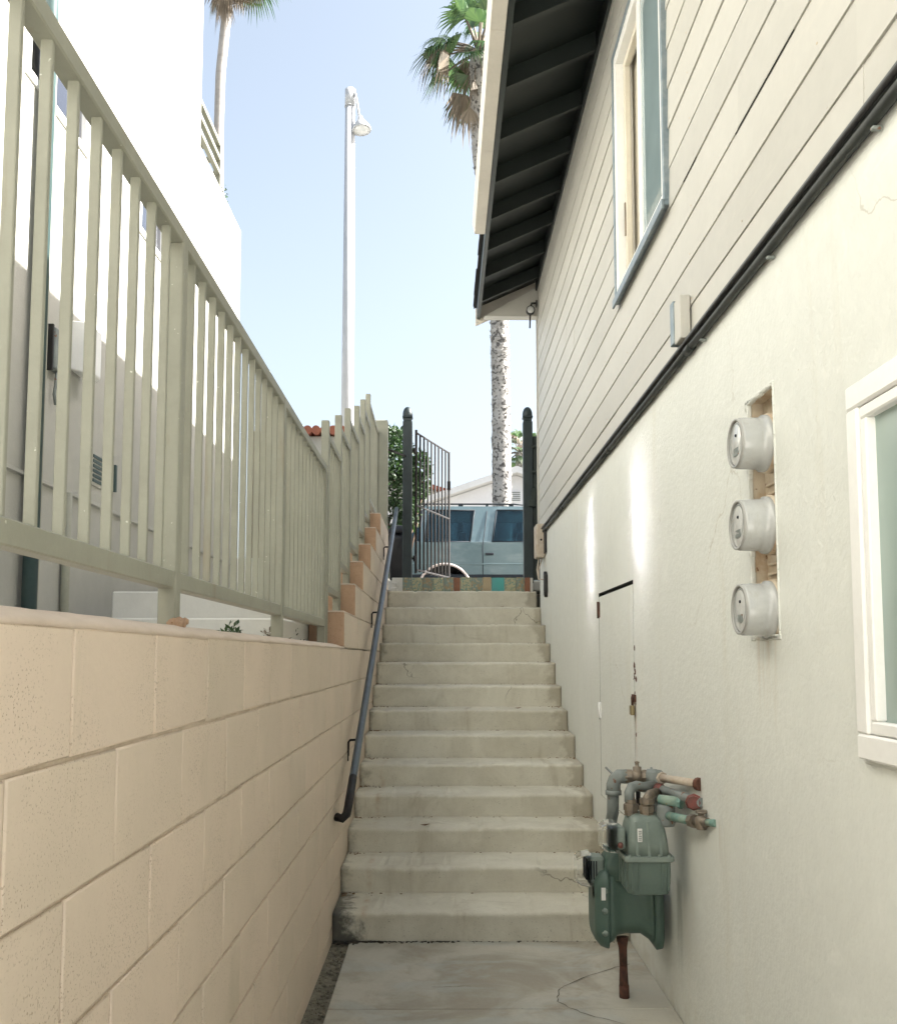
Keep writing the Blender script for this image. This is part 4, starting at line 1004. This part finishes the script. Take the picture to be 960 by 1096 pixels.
for c, r_ in (((-.56, 10.75, 3.75), (.25, .3, .38)), ((-.48, 10.7, 3.35), (.24, .3, .4)), ((-.58, 10.8, 2.9), (.2, .3, .45)), ((-.55, 10.6, 2.6), (.16, .25, .35)), ((-.40, 10.75, 3.3), (.16, .3, .5)), ((-.85, 11, 3.75), (.4, .4, .33)), ((-.27, 10.9, 3.55), (.13, .3, .33)), ((-.7, 10.9, 3.95), (.3, .3, .22))):
    leaves(mb, c, tuple(v*.88 for v in r_), 900, .06, rb)
mb.build('foliage', 'leaf', bush)
mb = MB()
for i in range(9):
    a = Vector((-.5+rb.uniform(-.1, .1), 10.8, TOP-.1)); b = Vector((-.5+rb.uniform(-.4, .3), 10.8+rb.uniform(-.2, .2), rb.uniform(3, 3.9)))
    mb.tube([a, a.lerp(b, .5)+Vector((rb.uniform(-.05, .05), 0, 0)), b], [.02, .014, .005], 6)
mb.build('stems', 'wood_fence', bush)
for y, s_, lab in ((3.55, 1, 'small green weed sprouting behind the railing foot'), (4.35, 1.1, 'dry tangled weed beyond the second railing post'), (4.9, 1.2, 'dark weed at the stepped end of the wall')):
    mb = MB()
    for i in range(90):
        p = Vector((-.79+rb.uniform(-.03, .03), y+rb.gauss(0, .07), 1.46)); a_ = rb.uniform(.3, 1.); p = p + Vector((0, 0, .09*a_*s_*rb.random())); q = p + Vector((rb.gauss(0, .02), rb.gauss(0, .025), rb.uniform(-.01, .035)*s_)); t = Vector((rb.uniform(-1, 1), rb.uniform(-1, 1), .3)).normalized()*.007
        mb.poly([p, p.lerp(q, .6)+t, q, p.lerp(q, .6)-t])
    tag(mb.build('weed', 'leaf' if s_ != 1.1 else 'palm_dry', None, (-.82, y, 1.46)), lab, 'weed', 'weeds in the yard strip')

def fan(mb, c, d, up, rad, n, spread, droop, rr, m):
    """fan leaf: narrow folded leaflets radiating from c around direction d"""
    d = d.normalized(); side = d.cross(up).normalized(); nrm = side.cross(d).normalized()
    for i in range(n):
        a = spread*(2*(i+.5)/n-1); l = rad*(1-.25*abs(a/spread)**2)*rr.uniform(.88, 1.06)
        v = d*math.cos(a) + side*math.sin(a); wv = nrm.cross(v).normalized()
        w0 = rad*.9*spread/n*.62
        p1 = c + v*l*.55 + nrm*.02*rad; p2 = c + v*l*.80 + Vector((0, 0, -1))*droop*rad*.16; p3 = c + v*l + Vector((0, 0, -1))*droop*rad*rr.uniform(.25, .6)
        vs_ = [mb.bm.verts.new(q) for q in (c, p1+wv*w0, p1-wv*w0, p2+wv*w0*.55, p2-wv*w0*.55, p3)]
        mb.face([vs_[0], vs_[2], vs_[1]], m); mb.face([vs_[1], vs_[2], vs_[4], vs_[3]], m); mb.face([vs_[3], vs_[4], vs_[5]], m)

def palm(label, tpts, trad, crown_r, nfr, seed, ndead, tmat, rough_trunk=True, fans=()):
    rr = random.Random(seed)
    base = Vector(tpts[0]); t = thing('palm_tree', label, 'palm tree', tuple(base), 'palm trees beyond the street')
    top = Vector(tpts[-1])
    mb = MB(); pts = []; rs = []
    n = len(tpts)-1
    for i in range(n):
        a, b = Vector(tpts[i]), Vector(tpts[i+1]); k = 60
        for j in range(k):
            pts.append(a.lerp(b, j/k)); f = (i+j/k)/n; rs.append(trad*(1.0 + .25*(1-f)**6)*(1 + (rr.uniform(-.05, .06) if rough_trunk else rr.uniform(-.012, .012))))
    pts.append(top); rs.append(trad)
    # smooth the polyline a little
    for _ in range(30): pts = [pts[0]] + [(pts[i-1]+pts[i]*2+pts[i+1])/4 for i in range(1, len(pts)-1)] + [pts[-1]]
    mb.tube(pts, rs, 18)
    if rough_trunk:
        for _ in range(2600):
            i = rr.randrange(len(pts)-1); a = rr.random()*6.283; o = Vector((math.cos(a), math.sin(a), 0)); s_ = trad*.2*rr.uniform(.6, 1.3); tg = Vector((-o.y, o.x, 0)); p = pts[i] + o*rs[i]*.97
            mb.poly([p-tg*s_, p+tg*s_, p+o*s_*rr.uniform(.5, 1.1)+Vector((0, 0, s_*1.4))])
    mb.build('trunk', tmat, t)
    mg, md, ms = MB(), MB(), MB()
    for i in range(nfr):
        el = R(85 - 120*((i+.5)/nfr)**.9 + rr.uniform(-8, 8)); az = i*2.39996 + rr.uniform(-.4, .4)
        d = Vector((math.cos(az)*math.cos(el), math.sin(az)*math.cos(el), math.sin(el))); L_ = crown_r*rr.uniform(.52, .66)
        e = top + d*L_ + Vector((0, 0, -.12*crown_r*math.cos(el)))
        ms.tube([top, top.lerp(e, .5)+Vector((0, 0, .04*crown_r)), e], [.035*crown_r, .02*crown_r, .012*crown_r], 5)
        fd = (d + Vector((0, 0, -.35 if el < R(40) else -.05))).normalized()
        up = Vector((rr.gauss(0, .35), rr.gauss(0, .35), 1)).normalized()
        if abs(up.dot(fd)) > .9: up = Vector((math.cos(az+1.5), math.sin(az+1.5), .2))
        fan(mg, e, fd, up, crown_r*rr.uniform(.44, .56), 26, R(rr.uniform(75, 100)), rr.uniform(.5, 1.3), rr, 0)
        if rr.random() < .12: fan(md, e+Vector((0, 0, -.02)), (fd+Vector((0, 0, -.5))).normalized(), up, crown_r*.5, 10, R(85), 1.5, rr, 0)
    for i in range(ndead):
        az = rr.random()*6.283; el = R(rr.uniform(-88, -45)); d = Vector((math.cos(az)*math.cos(el), math.sin(az)*math.cos(el), math.sin(el)))
        L_ = crown_r*rr.uniform(.3, .6); c0 = top + Vector((0, 0, -crown_r*rr.uniform(0, .45))) + Vector((math.cos(az), math.sin(az), 0))*trad*.7; e = c0 + d*L_
        ms.tube([c0, e], [.016*crown_r, .010*crown_r], 4)
        fan(md, e, (d+Vector((0, 0, -1))).normalized(), Vector((math.cos(az+1.2), math.sin(az+1.2), .3)), crown_r*rr.uniform(.3, .5), 12, R(rr.uniform(20, 50)), .6, rr, 0)
    mg.build('crown', 'palm_leaf', t); md.build('dead_fronds', 'palm_dry', t); ms.build('stalks', 'palm_dry', t)
    return t
def P(px, py, d): z = EYE + (703-py)*d*.9966/1000; return ((px-474)*d/1000, Yd(d, z), z)
b = P(538, 535, 22); palm('tall rough trunked fan palm half hidden by the house eave', [(b[0], b[1], TOP-.2), P(536, 420, 22), P(534, 330, 22), P(526, 240, 22), P(514, 160, 22), P(512, 56, 22)], .205, 1.5, 30, 12, 12, 'palm_trunk')
palm('very tall slender fan palm rising behind the stucco building', [(-7.7, 30, TOP-.2), P(234, 260, 30), P(234, 145, 30), P(236, 80, 30), P(243, 10, 30), P(250, -66, 30)], .155, 2.1, 26, 5, 26, 'palm_trunk_smooth', False)
palm('small distant fan palm seen beside the right gate post', [(3.5, 42, TOP-.2), P(556, 560, 42), P(557, 484, 42)], .22, 1.25, 26, 23, 14, 'palm_trunk')

# ------------------------------------------------------------------ gate and posts
GY = Yd(9.86, 3)
def gate_post(x, label):
    t = thing('gate_post', label, 'gate post', (x, GY, TOP), 'dark gate posts at the stair head')
    mb = MB(); mb.box(x-.05, x+.05, GY-.05, GY+.05, TOP-.06, 3.91, .006); mb.build('shaft', 'post_paint', t)
    mb = MB(); mb.box(x-.043, x+.043, GY-.043, GY+.043, 3.91, 3.945, .004); mb.box(x-.054, x+.054, GY-.054, GY+.054, 3.945, 3.97, .006)
    mb.lathe((x, GY, 3.97), (0, 0, 1), [(.052, 0), (.054, .02), (.050, .05), (.038, .08), (.02, .098), (0, .104)], 20); mb.build('finial', 'post_paint', t)
    return t
lp = gate_post(-.375, 'dark domed gate post on the block wall side, carrying the open gate')
rp = gate_post(.898, 'dark domed gate post against the house corner with a latch box')
mb = MB(); mb.box(.925, .985, GY-.052, GY+.05, 2.98, 3.20, .006); mb.box(.90, .965, GY-.075, GY-.052, 2.99, 3.06, .003); mb.build('latch_box', 'dark_wood', rp)
mb = MB(); mb.box(.951, 1.03, GY-.03, GY+.03, TOP-.02, 3.75, .004)
for z in (3.35, 3.62): mb.box(.93, 1.0, GY-.06, GY-.03, z, z+.03, .003)
mb.build('jamb', 'dark_wood', rp)
gate = thing('iron_gate', 'dark iron picket gate standing open at the top of the stairs', 'gate', (-.29, GY, TOP))
H0 = Vector((-.285, GY+.03, 0)); H1 = Vector((.07, GY+1.02, 0)); gz0, gz1 = 2.315, 3.80
mb = MB()
for z in (gz0+.02, 3.02, gz1): mb.tube([H0+Vector((0, 0, z)), H1+Vector((0, 0, z))], .011, 6, sm=False)
mb.tube([H0+Vector((0, 0, gz0-.02)), H0+Vector((0, 0, gz1+.03))], .014, 6, sm=False); mb.tube([H1+Vector((0, 0, gz0-.02)), H1+Vector((0, 0, gz1+.01))], .014, 6, sm=False)
mb.build('frame', 'dark_iron', gate)
for i in range(1, 9):
    p = H0.lerp(H1, i/9); mb = MB(); mb.tube([p+Vector((0, 0, gz0)), p+Vector((0, 0, gz1))], .0105, 8); mb.build('picket', 'dark_iron', gate)
mb = MB(); mb.box(H1.x-.02, H1.x+.02, H1.y-.03, H1.y+.02, 3.36, 3.46, .003); mb.build('lock', 'dark_iron', gate)
mb = MB()
for z in (2.45, 3.6): mb.tube([(-.325, GY, z), (-.285, GY+.03, z)], .012, 8); mb.lathe((-.3, GY+.015, z-.03), (0, 0, 1), [(.014, 0), (.014, .06), (0, .06)], 8)
mb.build('hinge', 'dark_iron', gate)
# bin by the post
bn = thing('waste_bin', 'rounded black waste bin beside the left gate post', 'bin', (-.47, 10.02, TOP))
mb = MB(); loft(mb, [[(x_, y_, z) for x_, y_ in rrect(-.47-h_, -.47+h_, 10.1-h_, 10.1+h_, h_*.5, 5)] for h_, z in ((.10, TOP-.004), (.12, TOP+.15), (.125, TOP+.42), (.115, TOP+.5))], smooth=True); mb.build('body', 'bin', bn)
mb = MB(); loft(mb, [[(x_, y_, z) for x_, y_ in rrect(-.47-h_, -.47+h_, 10.1-h_, 10.1+h_, h_*.5, 5)] for h_, z in ((.125, TOP+.5), (.128, TOP+.53), (.10, TOP+.58), (.04, TOP+.6))], smooth=True); mb.build('lid', 'bin', bn)

# ------------------------------------------------------------------ street lamp
lm = thing('street_lamp', 'tall slim white street lamp pole with a small hanging lamp head', 'street lamp', (-1.33, 13, TOP-.1))
bx = P(374.5, 445, 13)[0]; tz = P(372, 95, 13)[2]; ly = 12.42
mb = MB(); mb.tube([(bx, ly, TOP-.1), (bx, ly, tz-.25)], [.095, .068], 18); mb.tube([(bx, ly, tz-.25), (bx, ly, tz-.24)], .078, 18); mb.tube([(bx, ly, tz-.24), (bx, ly, tz)], .073, 18); mb.tube([(bx, ly, tz), (bx, ly, tz+.012)], [.07, .064], 18); mb.build('pole', 'lamp_steel', lm)
mb = MB(); mb.tube([(bx+.055, ly-.03, tz-.05), (bx+.075, ly-.05, tz-.09), (bx+.11, ly-.06, tz-.28), (bx+.14, ly-.06, tz-.46)], .017, 10); mb.build('arm', 'lamp_steel', lm)
mb = MB(); mb.lathe((bx+.145, ly-.06, tz-.42), (.12, -.05, -1), [(.0, 0), (.03, .0), (.045, .05), (.07, .09), (.115, .15), (.135, .20), (.13, .215), (.11, .2)], 20); hdm = mb.build('lamp_head', 'lamp_steel', lm)
mb = MB(); mb.lathe((bx+.145, ly-.06, tz-.42), (.12, -.05, -1), [(.11, .205), (.06, .225), (0, .23)], 20); mb.build('lens', 'dial', hdm)

# ------------------------------------------------------------------ parked SUV
ZR = TOP - .14; SY0, SY1 = 15.35, 17.1
suv = thing('parked_suv', 'grey teal SUV with roof rack parked across the stair head', 'SUV', (1.3, 16.2, ZR))
def arch(cx, r, n=14): return [(cx + r*math.cos(math.pi - math.pi*i/n), ZR+.40 + r*math.sin(math.pi*i/n)) for i in range(n+1)]
wx0, wx1 = .03, 2.72
low = [(-.95, ZR+.45), (-.42+wx0, ZR+.32)] + arch(wx0, .43) + [(wx0+.45, ZR+.32), (wx1-.45, ZR+.32)] + arch(wx1, .43) + [(wx1+.45, ZR+.34), (3.58, ZR+.4), (3.62, ZR+.62), (3.55, ZR+.95), (3.4, ZR+1.03), (2.35, ZR+1.10), (-.93, ZR+1.17), (-1.0, ZR+.8)]
mb = MB(); n = len(low)
S = [(SY0+.05, .94, -.0), (SY0, 1, 0), (SY0+.02, 1, 0), (SY1-.02, 1, 0), (SY1, 1, 0), (SY1-.05, .94, 0)]
cxm, czm = 1.3, ZR+.7
rings = []
for yv, sc, _ in [(SY0+.012, 1, 0), (SY1-.012, 1, 0)]: rings.append([(x_, yv, z_) for x_, z_ in low])
A_ = [mb.bm.verts.new(p) for p in rings[0]]; B_ = [mb.bm.verts.new(p) for p in rings[1]]
mb.face(A_); mb.face(B_[::-1])
for i in range(n): mb.face([A_[i], B_[i], B_[(i+1) % n], A_[(i+1) % n]])
bmesh.ops.recalc_face_normals(mb.bm, faces=mb.bm.faces)
mb.box(-.9, 3.5, SY0-.004, SY0+.02, ZR+.83, ZR+.855, .004)
body = mb.build('body', 'suv_paint', suv)
# greenhouse: pillars and roof as a tapered shell with panes set in
zb0, zb1 = ZR+1.165, ZR+1.80
def ghx(z): return (z-zb0)/(zb1-zb0)
def side_y(z): return SY0+.035 + .14*ghx(z)
mb = MB()
loft(mb, [[(x_, y_, z) for x_, y_ in rrect(xa, xb, side_y(z)+.004, SY1+SY0-side_y(z), .06)] for xa, xb, z in ((-.80, 1.75, zb1-.04), (-.74, 1.66, zb1), (-.6, 1.5, zb1+.035))])
zl, zh = zb0+.05, zb1-.035
for far in (0, 1):
    fy = (lambda z: SY0+SY1-side_y(z)) if far else side_y
    for x0, x1, x2, x3 in ((-.93, -.80, -.72, -.80), (-.40, -.30, -.24, -.34), (.45, .82, .90, .53), (1.98, 2.26, 1.74, 1.66)):
        th = -.05 if far else .05
        A_ = [(x0, fy(zl), zl), (x1, fy(zl), zl), (x2, fy(zh), zh), (x3, fy(zh), zh)]
        V = [mb.bm.verts.new(p) for p in A_] + [mb.bm.verts.new((p[0], p[1]+th, p[2])) for p in A_]
        for f in ((0, 1, 2, 3), (7, 6, 5, 4), (0, 4, 5, 1), (1, 5, 6, 2), (2, 6, 7, 3), (3, 7, 4, 0)): mb.face([V[i] for i in f])
    a, b = sorted((fy(zb0-.02), fy(zb0-.02)+(-.06 if far else .06))); mb.box(-.93, 2.3, a+.002, b, zb0-.05, zl, .004)
mb.build('cabin', 'suv_paint', suv, fix=True)
for xx in (.35, 1.35):
    for yv in (SY0+.45, SY1-.45):
        mb = MB(); mb.box(xx-.10, xx+.05, yv-.24, yv+.24, ZR+.7, zb0+.24, .05, seg=2); mb.box(xx-.10, xx, yv-.12, yv+.12, zb0+.26, zb0+.44, .04, seg=2); mb.build('seat', 'bin', suv)
def pane(x0, x1, x2, x3, z0, z1, nm='window'):
    for far in (0, 1): pane1(x0, x1, x2, x3, z0, z1, nm, far)
def pane1(x0, x1, x2, x3, z0, z1, nm, far):
    mb = MB(); y0, y1 = side_y(z0)-.004, side_y(z1)-.004
    if far: y0, y1 = SY0+SY1-y0-.01, SY0+SY1-y1-.01
    mb.poly([(x0, y0, z0), (x1, y0, z0), (x2, y1, z1), (x3, y1, z1)]); mb.poly([(x3, y1+.01, z1), (x2, y1+.01, z1), (x1, y0+.01, z0), (x0, y0+.01, z0)])
    f = mb.build(nm, 'car_glass', suv)
    mb = MB()
    for a, b in (((x0, y0, z0), (x1, y0, z0)), ((x1, y0, z0), (x2, y1, z1)), ((x2, y1, z1), (x3, y1, z1)), ((x3, y1, z1), (x0, y0, z0))): mb.tube([a, b], .012, 6)
    mb.build('window_trim', 'chrome_dark', f)
pane(-.30, .45, .53, -.24, zb0+.05, zb1-.035); pane(.82, 1.98, 1.66, .90, zb0+.05, zb1-.035); pane(-.80, -.40, -.34, -.72, zb0+.05, zb1-.035)
mb = MB()
for pts in ([(.66, SY0+.008, ZR+.40), (.66, SY0+.008, ZR+1.15), (.74, side_y(zb1-.05)-.0, zb1-.05)], [(2.0, SY0+.008, ZR+.40), (2.02, SY0+.008, ZR+1.1)]): mb.tube(pts, .007, 6)
mb.build('door_seam', 'chrome_dark', suv)
mb = MB(); mb.box(.70, .84, SY0-.018, SY0+.012, ZR+.99, ZR+1.03, .008); mb.build('door_handle', 'chrome_dark', suv)
mb = MB(); mb.box(-.86, 3.5, SY0-.006, SY0+.02, ZR+.60, ZR+.67, .008); mb.build('side_moulding', 'chrome_dark', suv)
mb = MB()
for yv in (SY0+.26, SY1-.26):
    mb.tube([(-.62, yv, zb1+.07), (-.5, yv, zb1+.085), (1.2, yv, zb1+.085), (1.35, yv, zb1+.07)], .014, 8)
    for xx in (-.5, .3, 1.15): mb.box(xx-.04, xx+.04, yv-.015, yv+.015, zb1+.0, zb1+.085, .006)
for xx in (-.3, .75): mb.box(xx-.02, xx+.02, SY0+.26, SY1-.26, zb1+.07, zb1+.09, .004)
mb.build('roof_rack', 'chrome_dark', suv)
for cx in (wx0, wx1):
    for yv, sg in ((SY0, 1), (SY1, -1)):
        mb = MB(); o_ = [(cx + .44*math.cos(math.pi*i/20), SY0-.012 if sg > 0 else SY1+.012, ZR+.40+.44*math.sin(math.pi*i/20)) for i in range(21)]
        mb.tube(o_, .022, 8); mb.build('arch_trim', 'arch', suv)
        yc = yv + sg*.13
        mb = MB(); mb.lathe((cx, yc, ZR+.355), (0, 1, 0), [(.24, -.11), (.33, -.11), (.355, -.08), (.355, .08), (.33, .11), (.24, .11), (.24, -.11)], 32); wl = mb.build('wheel', 'tyre', suv)
        mb = MB(); mb.lathe((cx, yc, ZR+.355), (0, -sg, 0), [(.24, .02), (.24, .10), (.225, .09), (.21, .04), (.06, .06), (.05, .09), (0, .09)], 28); mb.build('rim', 'alloy', wl)
        mb = MB(); mb.lathe((cx, yv+sg*.03, ZR+.40), (0, sg, 0), [(.425, 0), (.425, .3), (0, .3)], 24); mb.build('wheel_well', 'dark_void', suv)
mb = MB(); mb.box(-1.0, -.955, SY0+.06, SY0+.2, ZR+.75, ZR+1.05, .01); mb.build('tail_light', 'red_paint', suv)
mb = MB(); mb.box(3.54, 3.60, SY0+.1, SY0+.4, ZR+.65, ZR+.85, .01); mb.build('headlight', 'clear_cover', suv)
mb = MB(); mb.box(2.0, 2.15, SY0-.16, SY0+.02, ZR+1.16, ZR+1.3, .03, seg=2); mb.build('wing_mirror', 'chrome_dark', suv)

# ------------------------------------------------------------------ houses beyond the street
def gable_house(name, label, cx, y, halfw, zp, slope, wm, rm, vent=False, ov=.45, depth=8):
    t = thing(name, label, 'house', (cx, y, TOP-.15)); ze = zp - slope*halfw
    mb = MB(); mb.prism([(cx-halfw, TOP-.15), (cx+halfw, TOP-.15), (cx+halfw, ze), (cx, zp), (cx-halfw, ze)], y, y+depth, 'y'); mb.build('wall', wm, t)
    for s_ in (-1, 1):
        mb = MB(); mb.prism([(cx, zp+.02), (cx+s_*(halfw+.5), ze-.5*slope+.02), (cx+s_*(halfw+.5), ze-.5*slope+.2), (cx, zp+.22)], y-ov, y+depth+ov, 'y'); mb.build('roof', rm, t)
    if vent:
        mb = MB(); v0 = zp - .85; vw = .17; mb.box(cx-vw, cx+vw, y-.03, y-.001, v0, v0+.36, .01); vv = mb.build('gable_vent', wm, t)
        mb = MB()
        for q in range(5): mb.box(cx-vw+.04, cx+vw-.04, y-.04, y-.031, v0+.04+q*.062, v0+.075+q*.062)
        mb.build('louvres', 'pipe_grey', vv)
    return t
gable_house('gabled_house', 'white house with a low gable and louvred vent across the street', (553-474)*.029, 29, 4.6, EYE+.196*29, .34, 'house_white', 'roof_far', True)
gable_house('brown_roofed_house', 'house with a red brown roof glimpsed through the iron gate', -4.2, 44, 4.4, EYE+.205*44, .30, 'stucco_cream', 'roof_red', depth=9)

cy = scene.cycles
cy.use_denoising = True
cy.max_bounces = 10; cy.diffuse_bounces = 6; cy.glossy_bounces = 4; cy.transmission_bounces = 6
cy.caustics_reflective = True; cy.caustics_refractive = False; cy.blur_glossy = .05
cy.sample_clamp_indirect = 0
